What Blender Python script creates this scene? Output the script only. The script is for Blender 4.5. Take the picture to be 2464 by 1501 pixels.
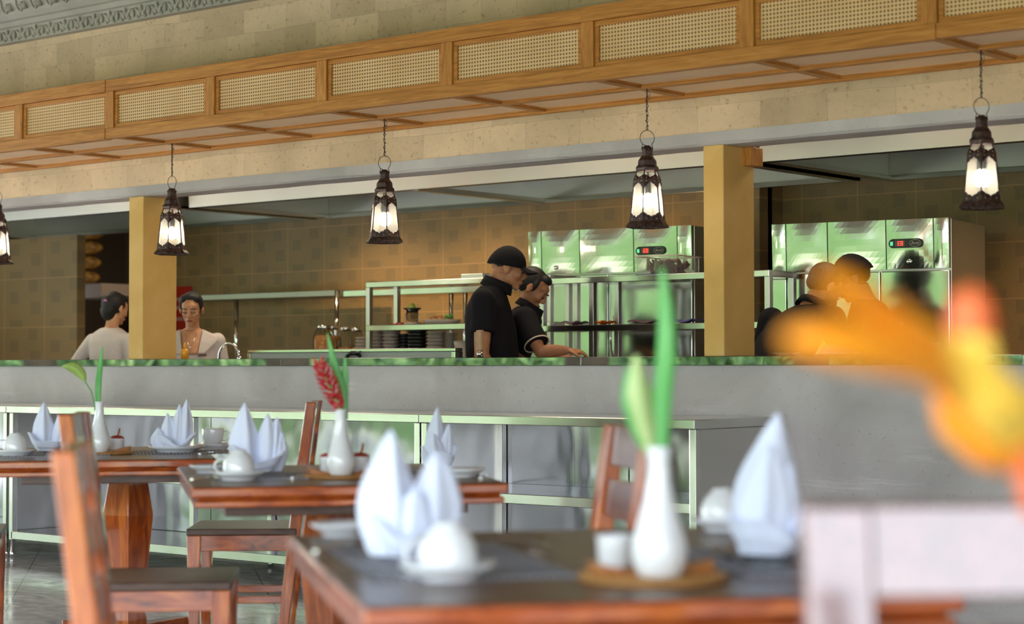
import bpy, bmesh, math, random
from mathutils import Vector, Matrix, Euler
for o in list(bpy.data.objects): bpy.data.objects.remove(o, do_unlink=True)
SC = bpy.context.scene
R = math.radians
random.seed(7)
# ---------------------------------------------------------------- camera
FPX = 4573.0; EYE = 1.10; YAW = R(39.5); PITCH = math.atan(129/FPX); ROLL = R(0.09)
fwd = Vector((-math.sin(YAW)*math.cos(PITCH), math.cos(YAW)*math.cos(PITCH), math.sin(PITCH)))
rgt = Vector((math.cos(YAW), math.sin(YAW), 0)); upv = rgt.cross(fwd)
r2 = rgt*math.cos(ROLL)-upv*math.sin(ROLL); u2 = upv*math.cos(ROLL)+rgt*math.sin(ROLL)
camd = bpy.data.cameras.new('camera'); cam = bpy.data.objects.new('camera', camd)
SC.collection.objects.link(cam); SC.camera = cam
m = Matrix((r2, u2, -fwd)).transposed().to_4x4(); m.translation = Vector((0, 0, EYE)); cam.matrix_world = m
camd.sensor_width = 36; camd.lens = 36*FPX/2464; camd.clip_start = .05; camd.clip_end = 300
camd.dof.use_dof = True; camd.dof.focus_distance = 9.6; camd.dof.aperture_fstop = 2.3
# ---------------------------------------------------------------- world, sun, exposure
SC.view_settings.view_transform = 'Standard'; SC.view_settings.look = 'None'
SC.view_settings.gamma = 1; SC.view_settings.use_curve_mapping = False
SC.view_settings.exposure = 1.02
W = bpy.data.worlds.new('world'); SC.world = W; W.use_nodes = True
bg = W.node_tree.nodes['Background']; nt = W.node_tree
geo = nt.nodes.new('ShaderNodeTexCoord'); sep = nt.nodes.new('ShaderNodeSeparateXYZ'); rmp = nt.nodes.new('ShaderNodeValToRGB')
nt.links.new(geo.outputs['Generated'], sep.inputs[0]); nt.links.new(sep.outputs['Z'], rmp.inputs[0]); nt.links.new(rmp.outputs[0], bg.inputs[0])
e = rmp.color_ramp.elements; e[0].position = 0.0; e[0].color = (.92, .95, 1.0, 1); e[1].position = .7; e[1].color = (.62, .78, 1.0, 1)
bg.inputs[1].default_value = 3.4
def lamp(name, typ, loc, energy, col=(1, 1, 1), rot=None, size=None, sy=None):
    d = bpy.data.lights.new(name, typ); d.energy = energy; d.color = col
    o = bpy.data.objects.new(name, d); SC.collection.objects.link(o); o.location = loc
    if rot: o.rotation_euler = rot
    if typ == 'AREA':
        d.size = size
        if sy: d.shape = 'RECTANGLE'; d.size_y = sy
    elif size: 
        if typ == 'SUN': d.angle = size
        else: d.shadow_soft_size = size
    return o
sun = lamp('sun', 'SUN', (0, 0, 20), 7, (1, .95, .86), (R(-8), R(50), 0), R(1.5))
# warm kitchen lamps under the hood and ceiling, plus added fill
for X in (-9.6, -8.6, -7.2, -4.2):
    l = lamp('hood_lamp', 'SPOT', (X, 9.25, 2.27), 24, (1, .66, .32), (R(36), 0, 0), .03); l.data.spot_size = R(98); l.data.spot_blend = .9
for X, Y in ((-11.4, 8.2), (-9.0, 8.4), (-6.9, 8.3), (-4.6, 8.5), (-12.6, 11.0)): lamp('kitchen_lamp_and_fill', 'AREA', (X, Y, 2.68), 8, (1, .82, .58), None, .6, .6)  # far left and store room lamps are added fill to lift dark areas
# ---------------------------------------------------------------- helpers
def ray(x, y):
    return fwd*FPX + r2*(x-1232) + u2*(750.5-y)
CAM = Vector((0, 0, EYE))
def atY(x, y, Y): d = ray(x, y); return CAM + d*(Y/d.y)
def atX(x, y, X): d = ray(x, y); return CAM + d*(X/d.x)
def atZ(x, y, z): d = ray(x, y); return CAM + d*((z-EYE)/d.z)
FH = Vector((-math.sin(YAW), math.cos(YAW), 0))
def atD(x, y, dd): d = ray(x, y); return CAM + d*(dd/d.dot(FH))
def fr(r, d, z=0): return rgt*r + FH*d + Vector((0, 0, z))
COL = SC.collection
class MB:
    def __init__(s): s.v = []; s.f = []
    def add(s, vs, fs, M=None):
        n = len(s.v)
        for p in vs:
            p = Vector(p); s.v.append(M @ p if M is not None else p)
        s.f += [tuple(i+n for i in f) for f in fs]; return s
    def box(s, x0, x1, y0, y1, z0, z1, M=None):
        return s.add([(x, y, z) for x in (x0, x1) for y in (y0, y1) for z in (z0, z1)],
                     [(0, 1, 3, 2), (4, 6, 7, 5), (0, 4, 5, 1), (2, 3, 7, 6), (0, 2, 6, 4), (1, 5, 7, 3)], M)
    def loft(s, rings, cap=True, close=True, M=None):
        n = len(rings[0]); vs = [p for r in rings for p in r]; fs = []
        for i in range(len(rings)-1):
            for j in range(n if close else n-1):
                k = (j+1) % n; fs.append((i*n+j, i*n+k, (i+1)*n+k, (i+1)*n+j))
        if cap: fs.append(tuple(range(n))[::-1]); fs.append(tuple((len(rings)-1)*n+j for j in range(n)))
        return s.add(vs, fs, M)
    def tube(s, pts, r, seg=10, M=None, flat=1.0, up=None):
        pts = [Vector(p) for p in pts]; rings = []; pn = None
        for i, p in enumerate(pts):
            t = (pts[min(i+1, len(pts)-1)]-pts[max(i-1, 0)]).normalized()
            if pn is None:
                a = Vector(up) if up else (Vector((0, 0, 1)) if abs(t.z) < .9 else Vector((1, 0, 0)))
                pn = (a - t*a.dot(t)).normalized()
            else: pn = (pn - t*pn.dot(t)).normalized()
            b = t.cross(pn); rr = r[i] if isinstance(r, (list, tuple)) else r
            rings.append([p + pn*math.cos(2*math.pi*j/seg)*rr*flat + b*math.sin(2*math.pi*j/seg)*rr for j in range(seg)])
        return s.loft(rings, M=M)
    def lathe(s, prof, seg=24, c=(0, 0, 0), M=None, cap=True):
        c = Vector(c)
        return s.loft([[c+Vector((r*math.cos(2*math.pi*j/seg), r*math.sin(2*math.pi*j/seg), z)) for j in range(seg)] for r, z in prof], cap=cap, M=M)
    def ball(s, c, rad, seg=14, M=None, rot=None):
        if not isinstance(rad, (tuple, list)): rad = (rad, rad, rad)
        Q = Matrix.Translation(Vector(c)) @ (Euler(rot).to_matrix().to_4x4() if rot else Matrix()) @ Matrix.Diagonal((*rad, 1))
        if M is not None: Q = M @ Q
        h = seg//2
        return s.lathe([(max(math.sin(math.pi*i/h), 1e-3), -math.cos(math.pi*i/h)) for i in range(h+1)], seg, M=Q)
    def prism(s, poly, h, M=None):
        a = [Vector((x, y, 0)) for x, y in poly]; return s.loft([a, [p+Vector((0, 0, h)) for p in a]], M=M)
    def grid(s, fn, nu, nv, M=None):
        return s.add([fn(i/nu, j/nv) for j in range(nv+1) for i in range(nu+1)],
                     [(j*(nu+1)+i, j*(nu+1)+i+1, (j+1)*(nu+1)+i+1, (j+1)*(nu+1)+i) for j in range(nv) for i in range(nu)], M)
    def build(s, name, mat, parent=None, world=False, smooth=False, bevel=0, solid=0, sub=0, remesh=0, sm=0, flip=False):
        me = bpy.data.meshes.new(name)
        vs = s.v
        if parent is not None and world:
            inv = parent.matrix_basis.inverted(); vs = [inv @ v for v in vs]
        me.from_pydata([tuple(v) for v in vs], [], s.f)
        bm = bmesh.new(); bm.from_mesh(me)
        if not solid: bmesh.ops.recalc_face_normals(bm, faces=bm.faces)
        bm.to_mesh(me); bm.free()
        me.materials.append(mat)
        o = bpy.data.objects.new(name, me); COL.objects.link(o); o.parent = parent
        if solid: x = o.modifiers.new('thick', 'SOLIDIFY'); x.thickness = solid; x.offset = 0
        if remesh:
            x = o.modifiers.new('skin', 'REMESH'); x.mode = 'VOXEL'; x.voxel_size = remesh; x.use_smooth_shade = True
            x = o.modifiers.new('smooth', 'SMOOTH'); x.factor = .5; x.iterations = sm or 4
        if sub: x = o.modifiers.new('sub', 'SUBSURF'); x.levels = sub; x.render_levels = sub
        if bevel: x = o.modifiers.new('bevel', 'BEVEL'); x.width = bevel; x.segments = 2; x.limit_method = 'ANGLE'
        if smooth or sub:
            for p in me.polygons: p.use_smooth = True
        return o
def tag(o, label=None, cat=None, group=None, kind=None):
    if label: o['label'] = label
    if cat: o['category'] = cat
    if group: o['group'] = group
    if kind: o['kind'] = kind
    return o
def thing(name, label, cat, loc=(0, 0, 0), rz=0, group=None):
    o = bpy.data.objects.new(name, None); COL.objects.link(o); o.empty_display_size = .05
    o.location = loc; o.rotation_euler = (0, 0, rz); o.matrix_basis = Matrix.Translation(Vector(loc)) @ Matrix.Rotation(rz, 4, 'Z')
    return tag(o, label, cat, group)
def copy_tree(o, parent=None):
    c = o.copy(); COL.objects.link(c); c.parent = parent
    for ch in list(o.children): copy_tree(ch, c)
    return c
def dup(o, loc, rz, label, group=None):
    c = copy_tree(o); c.location = loc; c.rotation_euler = (0, 0, rz); c['label'] = label
    if group: c['group'] = group
    return c
def struct(name, mb, mat, label=None, **k):
    o = mb.build(name, mat, **k); o['kind'] = 'structure'
    if label: o['label'] = label
    return o
# ---------------------------------------------------------------- materials
class NM:
    """a small wrapper for node materials"""
    def __init__(s, name, col=(.5, .5, .5), rough=.5, metal=0, **k):
        s.m = bpy.data.materials.new(name); s.m.use_nodes = True; s.t = s.m.node_tree; s.b = s.t.nodes['Principled BSDF']
        s.b.inputs['Base Color'].default_value = (*col, 1); s.b.inputs['Roughness'].default_value = rough; s.b.inputs['Metallic'].default_value = metal
        for a, v in k.items(): s.b.inputs[a].default_value = v
        s._o = None
    def n(s, typ, ins=None, **k):
        x = s.t.nodes.new(typ)
        for a, v in k.items(): setattr(x, a, v)
        for a, v in (ins or {}).items():
            if hasattr(v, 'is_output') or isinstance(v, bpy.types.NodeSocket): s.t.links.new(v, x.inputs[a])
            else: x.inputs[a].default_value = v
        return x
    def obj(s):
        if not s._o: s._o = s.n('ShaderNodeTexCoord').outputs['Object']
        return s._o
    def mapp(s, sc=(1, 1, 1), rot=(0, 0, 0), v=None): return s.n('ShaderNodeMapping', {'Vector': v or s.obj(), 'Scale': sc, 'Rotation': rot}).outputs[0]
    def noise(s, scale, detail=4, v=None, rough=.55, out='Fac', dist=0): return s.n('ShaderNodeTexNoise', {'Vector': v or s.obj(), 'Scale': scale, 'Detail': detail, 'Roughness': rough, 'Distortion': dist}).outputs[out]
    def ramp(s, f, stops):
        r = s.n('ShaderNodeValToRGB', {'Fac': f}); e = r.color_ramp.elements
        while len(e) > len(stops): e.remove(e[-1])
        while len(e) < len(stops): e.new(.5)
        for q, (p, c) in zip(e, stops): q.position = p; q.color = (*c, 1) if len(c) == 3 else c
        return r.outputs[0]
    def mix(s, f, a, b, bt='MIX'):
        x = s.n('ShaderNodeMix', data_type='RGBA', blend_type=bt)
        for i, v in ((0, f), (6, a), (7, b)):
            if isinstance(v, bpy.types.NodeSocket): s.t.links.new(v, x.inputs[i])
            else: x.inputs[i].default_value = v if i == 0 else (*v, 1)
        return x.outputs[2]
    def math(s, op, a, b=0, c=0):
        x = s.n('ShaderNodeMath', operation=op)
        for i, v in enumerate((a, b, c)):
            if isinstance(v, bpy.types.NodeSocket): s.t.links.new(v, x.inputs[i])
            else: x.inputs[i].default_value = v
        return x.outputs[0]
    def xyz(s, v=None): x = s.n('ShaderNodeSeparateXYZ', {0: v or s.obj()}); return x.outputs
    def vec(s, x, y, z=0): return s.n('ShaderNodeCombineXYZ', {0: x, 1: y, 2: z}).outputs[0]
    def col(s, v): s.t.links.new(v, s.b.inputs['Base Color']); return s
    def rough(s, v): s.t.links.new(v, s.b.inputs['Roughness']); return s
    def bump(s, h, st=.3, d=.01): s.t.links.new(s.n('ShaderNodeBump', {'Height': h, 'Strength': st, 'Distance': d}).outputs[0], s.b.inputs['Normal']); return s
def flat(name, col, rough=.5, metal=0, **k): return NM(name, col, rough, metal, **k).m
def stone_mat(name, c1, c2, c3, bw, rh, tint=None):
    n = NM(name, rough=.85); x, y, z = n.xyz()[:3]; v = n.vec(x, z, 0)
    w = n.noise(2.2, 2, v=v, out='Color'); v2 = n.mix(.02, v, w, 'LINEAR_LIGHT')
    b = n.n('ShaderNodeTexBrick', {'Vector': v2, 'Color1': (*c1, 1), 'Color2': (*c2, 1), 'Mortar': (*c3, 1), 'Scale': 1, 'Mortar Size': .0014, 'Mortar Smooth': .4, 'Bias': -.1, 'Brick Width': bw, 'Row Height': rh}, offset=.37, squash=.7, squash_frequency=3)
    sp = n.ramp(n.noise(34, 8, rough=.7), [(.34, (.45, .36, .27)), (.43, (1, 1, 1)), (.7, (1.05, 1.05, 1.05))])
    st = n.ramp(n.noise(1.7, 5, dist=.5), [(.3, (.74, .74, .70)), (.62, (1.08, 1.06, 1.02))])
    c = n.mix(.55, b.outputs[0], sp, 'MULTIPLY'); c = n.mix(.8, c, st, 'MULTIPLY')
    n.col(c).bump(n.math('SUBTRACT', n.noise(40, 6), n.math('MULTIPLY', b.outputs[1], 1.5)), .35, .006); return n.m
M = {}
M['sandstone'] = stone_mat('sandstone blocks', (.78, .585, .40), (.60, .445, .30), (.56, .43, .29), .34, .135)
n = NM('grey concrete', rough=.8); c = n.ramp(n.noise(1.6, 6, dist=.6), [(.3, (.40, .375, .375)), (.5, (.50, .47, .475)), (.72, (.62, .59, .595))])
sc = n.ramp(n.noise(1.0, 7, v=n.mapp((1.1, 1, 14)), rough=.7), [(.60, (1, 1, 1)), (.68, (1.35, 1.35, 1.38))]); c = n.mix(.6, c, sc, 'MULTIPLY')
n.col(n.mix(.5, c, n.ramp(n.noise(60, 3), [(.28, (.6, .55, .5)), (.36, (1, 1, 1))]), 'MULTIPLY')).bump(n.noise(30, 6), .2, .004); M['concrete'] = n.m
def steel(name, rough, wav, col=(.62, .62, .60), sc=2.6, dist=.02, dents=True):
    n = NM(name, col, rough, 1.0); h = n.noise(sc, 2, v=n.mapp((1, 1, .6)))
    if dents: h = n.math('ADD', h, n.math('MULTIPLY', n.noise(260, 2, v=n.mapp((1, 1, .01))), .004))
    n.bump(h, wav, dist); n.rough(n.math('ADD', n.math('MULTIPLY', n.noise(7, 4), .08), rough-.04)); return n.m
M['steel'] = steel('stainless steel', .20, .25); M['steel_panel'] = steel('darkened steel sheet', .12, .8, (.27, .275, .30), 2.4, .03); M['steel_brushed'] = steel('brushed stainless steel', .33, .12, (.60, .60, .57))  # back panel steel is darkened to stand in for the dark room it mirrors
M['steel_mirror'] = steel('polished stainless door', .13, .45, (.50, .50, .47), 1.9, .03, False)
n = NM('dark polished granite', (.012, .013, .015), .012); n.b.inputs['IOR'].default_value = 2.6
n.col(n.ramp(n.noise(160, 2), [(.45, (.008, .009, .01)), (.7, (.03, .032, .036))])); M['granite'] = n.m
# wall tiles: 0.40 x 0.335 m with small darker squares
def tile_mat(name, axis, p1=.402, p2=.335):
    n = NM(name, rough=.45); X = n.xyz(); h = X[axis]; v = X[2]
    def fr_(a, off, p): return n.math('FRACT', n.math('DIVIDE', n.math('ADD', a, off), p))
    u = fr_(h, 40.0+.05, p1); w = fr_(v, 10-.10, p2)
    g = n.math('MAXIMUM', n.math('LESS_THAN', u, .012), n.math('LESS_THAN', w, .014))
    sq = None
    for cx, cy, a, b in ((.26, .62, .11, .12), (.72, .86, .11, .12), (.30, .06, .16, .11), (.78, .40, .12, .13)):
        du = n.math('ABSOLUTE', n.math('SUBTRACT', u, cx)); dv = n.math('ABSOLUTE', n.math('SUBTRACT', w, cy))
        q = n.math('MULTIPLY', n.math('LESS_THAN', du, a), n.math('LESS_THAN', dv, b)); sq = q if sq is None else n.math('MAXIMUM', sq, q)
    lin = n.noise(1, 4, v=n.mapp((90, 90, 420))); lin2 = n.noise(1, 4, v=n.mapp((420, 420, 60)))
    base = n.ramp(n.math('MULTIPLY', n.math('ADD', lin, lin2), .5), [(.35, (.25, .160, .070)), (.65, (.37, .245, .115))])
    base = n.mix(n.math('MULTIPLY', sq, .42), base, (.16, .125, .075)); base = n.mix(.5, base, n.ramp(n.noise(1.3, 3), [(.3, (.8, .8, .8)), (.7, (1.1, 1.1, 1.1))]), 'MULTIPLY')
    n.col(n.mix(g, base, (.52, .31, .15))).bump(n.math('SUBTRACT', lin, g), .12, .003); return n.m
M['tiles_x'] = tile_mat('brown kitchen tiles', 0); M['tiles_p'] = tile_mat('brown kitchen tiles partition', 0, .53, .39); M['tiles_y'] = tile_mat('brown kitchen tiles side', 1)
n = NM('ochre plaster', rough=.75); n.col(n.ramp(n.noise(3.5, 6, dist=.4), [(.25, (.60, .36, .09)), (.5, (.70, .44, .13)), (.75, (.78, .52, .20))])).bump(n.noise(18, 5), .12, .004); M['ochre'] = n.m
def wood(name, c1, c2, c3, rough, coat=0, ax=(3, 3, 30), sc=1.0, cr=.08, ci=0):
    n = NM(name, rough=rough); v = n.mapp(ax); f = n.noise(sc*2.2, 6, v=v, dist=1.3, rough=.6)
    c = n.ramp(f, [(.28, c1), (.5, c2), (.72, c3)]); c = n.mix(.35, c, n.ramp(n.noise(sc*9, 5, v=v), [(.35, (.6, .55, .5)), (.6, (1.05, 1.05, 1.05))]), 'MULTIPLY')
    n.col(c).bump(f, .08, .003)
    n.b.inputs['Specular IOR Level'].default_value = .25; n.b.inputs['Coat Weight'].default_value = coat; n.b.inputs['Coat IOR'].default_value = ci or 1.5+.4*coat; n.b.inputs['Coat Roughness'].default_value = cr; return n.m
M['teak_x'] = wood('teak canopy rail', (.34, .135, .025), (.56, .225, .045), (.68, .31, .075), .5, .1, (.8, 9, 14), 1.4)
M['teak_y'] = wood('teak canopy cross rail', (.34, .135, .025), (.50, .205, .045), (.60, .28, .07), .5, .1, (9, .8, 14), 1.4)
M['teak_z'] = wood('teak canopy post', (.34, .135, .025), (.56, .225, .045), (.68, .31, .075), .5, .1, (9, 9, 1.2), 1.4)
M['mahog'] = wood('varnished red brown wood', (.13, .022, .006), (.40, .075, .012), (.62, .17, .028), .30, 1, (2.2, 9, 9), 1.0, .12, 1.55)
M['mahog_z'] = wood('varnished red brown wood upright', (.16, .028, .006), (.46, .092, .013), (.68, .20, .03), .30, 1, (9, 9, 1.4), 1.0, .12, 1.5)
M['mahog_top'] = wood('dark varnished seat and table top', (.045, .020, .012), (.085, .038, .022), (.14, .065, .038), .42, .4, (2.0, 9, 9), 1.0, .22, 1.5)
M['mahog_dark'] = wood('dark glossy chair back wood', (.08, .025, .022), (.15, .05, .042), (.22, .085, .068), .35, 1, (2.2, 9, 9), 1.0, .12, 1.96)
M['steel_dull'] = steel('dull darkened stainless shelf', .42, .12, (.34, .34, .30))  # shelf steel darkened in place of a dark kitchen reflection
def cane_mat(name, a, b, dk=(.24, .105, .04), lt=0):
    n = NM(name, rough=.7); X = n.xyz(); p = .0165
    fu = n.math('SUBTRACT', n.math('FRACT', n.math('DIVIDE', n.math('ADD', X[a], 40), p)), .5); fv = n.math('SUBTRACT', n.math('FRACT', n.math('DIVIDE', n.math('ADD', X[b], 40), p)), .5)
    d = n.math('SQRT', n.math('ADD', n.math('MULTIPLY', fu, fu), n.math('MULTIPLY', fv, fv)))
    hole = n.math('LESS_THAN', d, .27); ring = n.math('LESS_THAN', d, .36)
    c = n.ramp(n.noise(6, 4), [(.3, (.76+lt, .47+lt, .21+lt)), (.7, (.86+lt, .58+lt, .29+lt))]); c = n.mix(n.math('MULTIPLY', ring, .5), c, (.45, .27, .11)); c = n.mix(hole, c, dk)
    n.col(c).bump(n.math('SUBTRACT', 1.0, hole), .3, .002); return n.m
M['cane_f'] = cane_mat('woven cane front', 0, 2); M['cane_b_lit'] = cane_mat('bounce lit cane underside', 0, 1, (.80, .54, .38), .20)  # underside cane is lightened to stand in for light bounced off the floor
n = NM('polished grey stone floor', rough=.12); x, y, z = n.xyz()[:3]
v = n.mapp((1, 1, 1), (0, 0, R(39.5))); b = n.n('ShaderNodeTexBrick', {'Vector': v, 'Color1': (.54, .51, .505, 1), 'Color2': (.61, .58, .57, 1), 'Mortar': (.13, .12, .115, 1), 'Scale': 1, 'Mortar Size': .003, 'Brick Width': .6, 'Row Height': .6}, offset=0)
c = n.mix(.8, b.outputs[0], n.ramp(n.noise(3.2, 8, v=n.mapp((1, 2.6, 1), (0, 0, .7)), dist=1.8, rough=.62), [(.32, (.5, .48, .47)), (.52, (1, 1, 1)), (.68, (1.5, 1.48, 1.45))]), 'MULTIPLY'); n.col(c).rough(n.ramp(n.noise(4, 4), [(.3, (.08,)*3), (.7, (.22,)*3)])); M['floor'] = n.m
n = NM('sky tinted white linen', (.76, .82, .98), .85); n.b.inputs['Sheen Weight'].default_value = .3; n.b.inputs['Subsurface Weight'].default_value = 0  # blue of skylit shade is put into the white cloth's base colour
w = n.noise(9, 4, dist=.6); n.bump(n.math('ADD', w, n.math('MULTIPLY', n.noise(900, 1), .03)), .25, .006); M['linen'] = n.m
n = NM('white porcelain', (.82, .84, .86), .12); n.b.inputs['Coat Weight'].default_value = .6; M['porcelain'] = n.m
n = NM('grey woven placemat', rough=.55); a = n.n('ShaderNodeTexWave', {'Vector': n.obj(), 'Scale': 52, 'Distortion': .3}, bands_direction='Y').outputs['Fac']; bb = n.n('ShaderNodeTexWave', {'Vector': n.obj(), 'Scale': 22}, bands_direction='X').outputs['Fac']
n.col(n.ramp(n.math('MULTIPLY', n.math('ADD', a, bb), .5), [(.3, (.05, .05, .056)), (.7, (.34, .34, .38))])).bump(a, .5, .002); M['mat'] = n.m
n = NM('rattan', rough=.55); a = n.n('ShaderNodeTexWave', {'Vector': n.obj(), 'Scale': 26, 'Distortion': .6}, wave_type='RINGS', rings_direction='Z').outputs['Fac']
n.col(n.ramp(a, [(.2, (.30, .13, .03)), (.7, (.68, .38, .12))])).bump(a, .5, .003); M['rattan'] = n.m
M['tray_wood'] = wood('carved tray wood', (.30, .10, .03), (.45, .18, .05), (.55, .25, .08), .4, .3)
M['red_lid'] = flat('dark red pot lid', (.35, .03, .025), .35); M['chrome'] = flat('polished chrome', (.75, .75, .76), .10, 1)
n = NM('aged dark bronze', rough=.42, metal=.75); n.col(n.ramp(n.noise(60, 4), [(.35, (.045, .030, .030)), (.7, (.15, .10, .09))])).bump(n.noise(90, 4), .3, .002); M['bronze'] = n.m
# pebbled lantern glass: lets light through, scatters it
n = NM('pebbled lantern glass', (.94, .91, .84), .24); n.b.inputs['Transmission Weight'].default_value = .82; n.b.inputs['IOR'].default_value = 1.25
n.bump(n.noise(150, 2), .5, .004); M['lglass'] = n.m
def emis(name, col, st):
    n = NM(name, col, .5); n.b.inputs['Emission Color'].default_value = (*col, 1); n.b.inputs['Emission Strength'].default_value = st; return n.m
M['bulb'] = emis('lit bulb', (1, .90, .74), 30)
M['red_led'] = emis('red digits', (1, .05, .03), 1.2); M['green_led'] = emis('green light', (.1, .6, .3), .5)
M['black'] = flat('black plastic', (.012, .012, .014), .35); M['logo'] = flat('pale logo print', (.55, .52, .42), .5)
def skinm(name, a, b):
    n = NM(name, rough=.5); n.col(n.ramp(n.noise(22, 4), [(.3, a), (.7, b)])); n.b.inputs['Subsurface Weight'].default_value = .08; n.b.inputs['Subsurface Radius'].default_value = (.02, .008, .004); return n.m
M['skin'] = skinm('warm brown skin', (.36, .155, .075), (.46, .21, .105)); M['skin_f'] = skinm('light brown skin', (.48, .24, .125), (.58, .30, .165))
M['lips'] = flat('lips', (.28, .07, .06), .4); M['lid'] = flat('eyelids and brows', (.04, .018, .012), .6)
n = NM('black hair', (.008, .007, .007), .62); n.bump(n.noise(1, 3, v=n.mapp((180, 180, 30))), .5, .004); M['hair'] = n.m
def cloth(name, c, b=.35):
    n = NM(name, c, .9); n.b.inputs['Specular IOR Level'].default_value = .15; n.bump(n.math('ADD', n.noise(11, 4, dist=.7), n.math('MULTIPLY', n.noise(600, 1), .03)), b, .012); return n.m
M['blackcloth'] = cloth('black cotton', (.011, .010, .013)); M['whitecloth'] = cloth('white cotton blouse', (.62, .56, .54)); M['darkcloth'] = cloth('dark trousers', (.02, .02, .025)); M['sash'] = cloth('purple sash', (.25, .12, .32)); M['trim'] = flat('cream sleeve edge', (.6, .5, .4), .8)
def leafm(name, a, b, rough=.35, tr=.0):
    n = NM(name, rough=rough); n.col(n.ramp(n.noise(1.5, 3, v=n.mapp((30, 30, 4))), [(.3, a), (.7, b)])); n.b.inputs['Subsurface Weight'].default_value = .35; n.b.inputs['Subsurface Radius'].default_value = (.02, .03, .01); return n.m
M['leaf'] = leafm('green blade leaf', (.08, .36, .07), (.17, .54, .15)); M['spathe'] = leafm('yellow green spathe', (.30, .48, .08), (.50, .62, .20)); M['pale'] = leafm('pale green bud', (.34, .50, .16), (.55, .66, .32)); M['red'] = leafm('red ginger bract', (.55, .010, .025), (.75, .03, .05))
M['orange'] = leafm('orange bract', (.85, .24, .002), (.92, .36, .004), .6); M['yellow'] = leafm('yellow bract', (.92, .50, .02), (.95, .64, .10), .6); M['redor'] = leafm('red orange bract', (.62, .08, .02), (.75, .16, .03), .45)
# ---------------------------------------------------------------- the building shell
YW = 7.27; XL, XR = -15.0, 5.5; YB = 10.25; XS = -11.57; ZT = 3.75
struct('floor', MB().box(XL-.6, 5.5, -.3, YB+2.1, -.1, 0), M['floor'])
ped = MB().box(XL, XR, YW, YW+.2, 0, 1.10); struct('wall_lower', ped, M['concrete'], 'grey concrete wall below the serving counter')
w = MB().box(-2.0, XR, YW, YW+.19, 1.141, 2.11).box(XL, XR, YW, YW+.19, 2.165, 3.16); w.box(XL, XR, YW, YW+.19, 3.16, ZT); struct('wall_upper', w, M['sandstone'], 'sandstone block wall above the serving opening')
# concrete lintel with slightly wavy lower lip
lv = MB(); rings = []
for i in range(121):
    x = XL+(XR-XL)*i/120; d = .006*math.sin(i*1.7)+.004*math.sin(i*4.1)
    rings.append([Vector((x, YW-.004, 2.167)), Vector((x, YW-.004, 2.117+d*.6)), Vector((x, YW+.012, 2.106)), Vector((x, YW+.18+d, 2.106)), Vector((x, YW+.18, 2.167))])
lv.loft(rings); struct('trim_1', lv, M['concrete'], 'grey cement lintel edge under the sandstone')
# kitchen shell
xo0, xo1 = atY(150, 700, YB).x, atY(385, 700, YB).x
struct('wall_back', MB().box(-14.8, xo0, YB, YB+.15, 0, 2.8).box(xo1, -6.42, YB, YB+.15, 0, 2.8).box(xo0, xo1, YB, YB+.15, 2.25, 2.8).box(-6.42, -2.0, YB+.28, YB+.43, 0, 2.8).box(-6.44, -6.42, YB+.1, YB+.3, 0, 2.8), M['tiles_x'], 'brown tiled kitchen back wall')
XS = -14.6
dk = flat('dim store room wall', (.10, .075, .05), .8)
struct('wall_left', MB().box(XS-.15, XS, YW+.19, YB, 0, 2.8), M['tiles_y'], 'brown tiled kitchen side wall')
struct('wall_partition', MB().box(XS, atY(185, 700, 9.3).x, 9.3, 9.38, 0, 2.13), M['tiles_p'], 'low brown tiled partition at the far left of the kitchen')
struct('wall_right', MB().box(-2.0, -1.85, YW+.19, YB+.4, 0, 2.8), M['tiles_y'])
DKW = 1
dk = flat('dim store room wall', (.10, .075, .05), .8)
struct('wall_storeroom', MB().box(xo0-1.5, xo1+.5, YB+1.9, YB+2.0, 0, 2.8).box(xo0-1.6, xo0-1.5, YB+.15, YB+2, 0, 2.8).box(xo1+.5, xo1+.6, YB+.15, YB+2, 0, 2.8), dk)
clm = flat('off white ceiling', (.45, .42, .36), .9)
struct('ceiling', MB().box(XS-1.4, -1.85, YW+.19, YB+2.1, 2.8, 2.95), clm, 'plain kitchen ceiling')
rf = flat('darkened pavilion ceiling', (.24, .20, .14), .85)
struct('ceiling_dining', MB().loft([[Vector((x, -.4, 2.5)), Vector((x, YW+.19, ZT-.001)), Vector((x, YW+.19, ZT+.2)), Vector((x, -.4, 2.7))] for x in (-19, 7)]), rf, 'unseen pavilion ceiling over the dining tables, sloped low to shade the upper wall')  # unseen ceiling, lowered and darkened to keep light off the upper wall
struct('wall_sun_block', MB().box(5.5, 5.7, -.4, YW, 0, 2.49).add([(5.5, -.4, 2.49), (5.7, -.4, 2.49), (5.5, YW, 2.49), (5.7, YW, 2.49), (5.5, YW, 3.74), (5.7, YW, 3.74)], [(0, 2, 4), (1, 3, 5), (0, 4, 5, 1), (2, 3, 5, 4), (0, 1, 3, 2)]), M['sandstone'])  # unseen side wall, added to keep direct sun out of the dining area
# polished granite ledge: two slabs lengths
lx = [XL, -9.95, -7.62, -5.55, -3.3, XR]
for i in range(5):
    o = MB().box(lx[i]+.001, lx[i+1]-.001, YW-.02, YW+.36, 1.10, 1.141).build('ledge_slab', M['granite'], bevel=.002)
    tag(o, None, None, None, 'structure')
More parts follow.
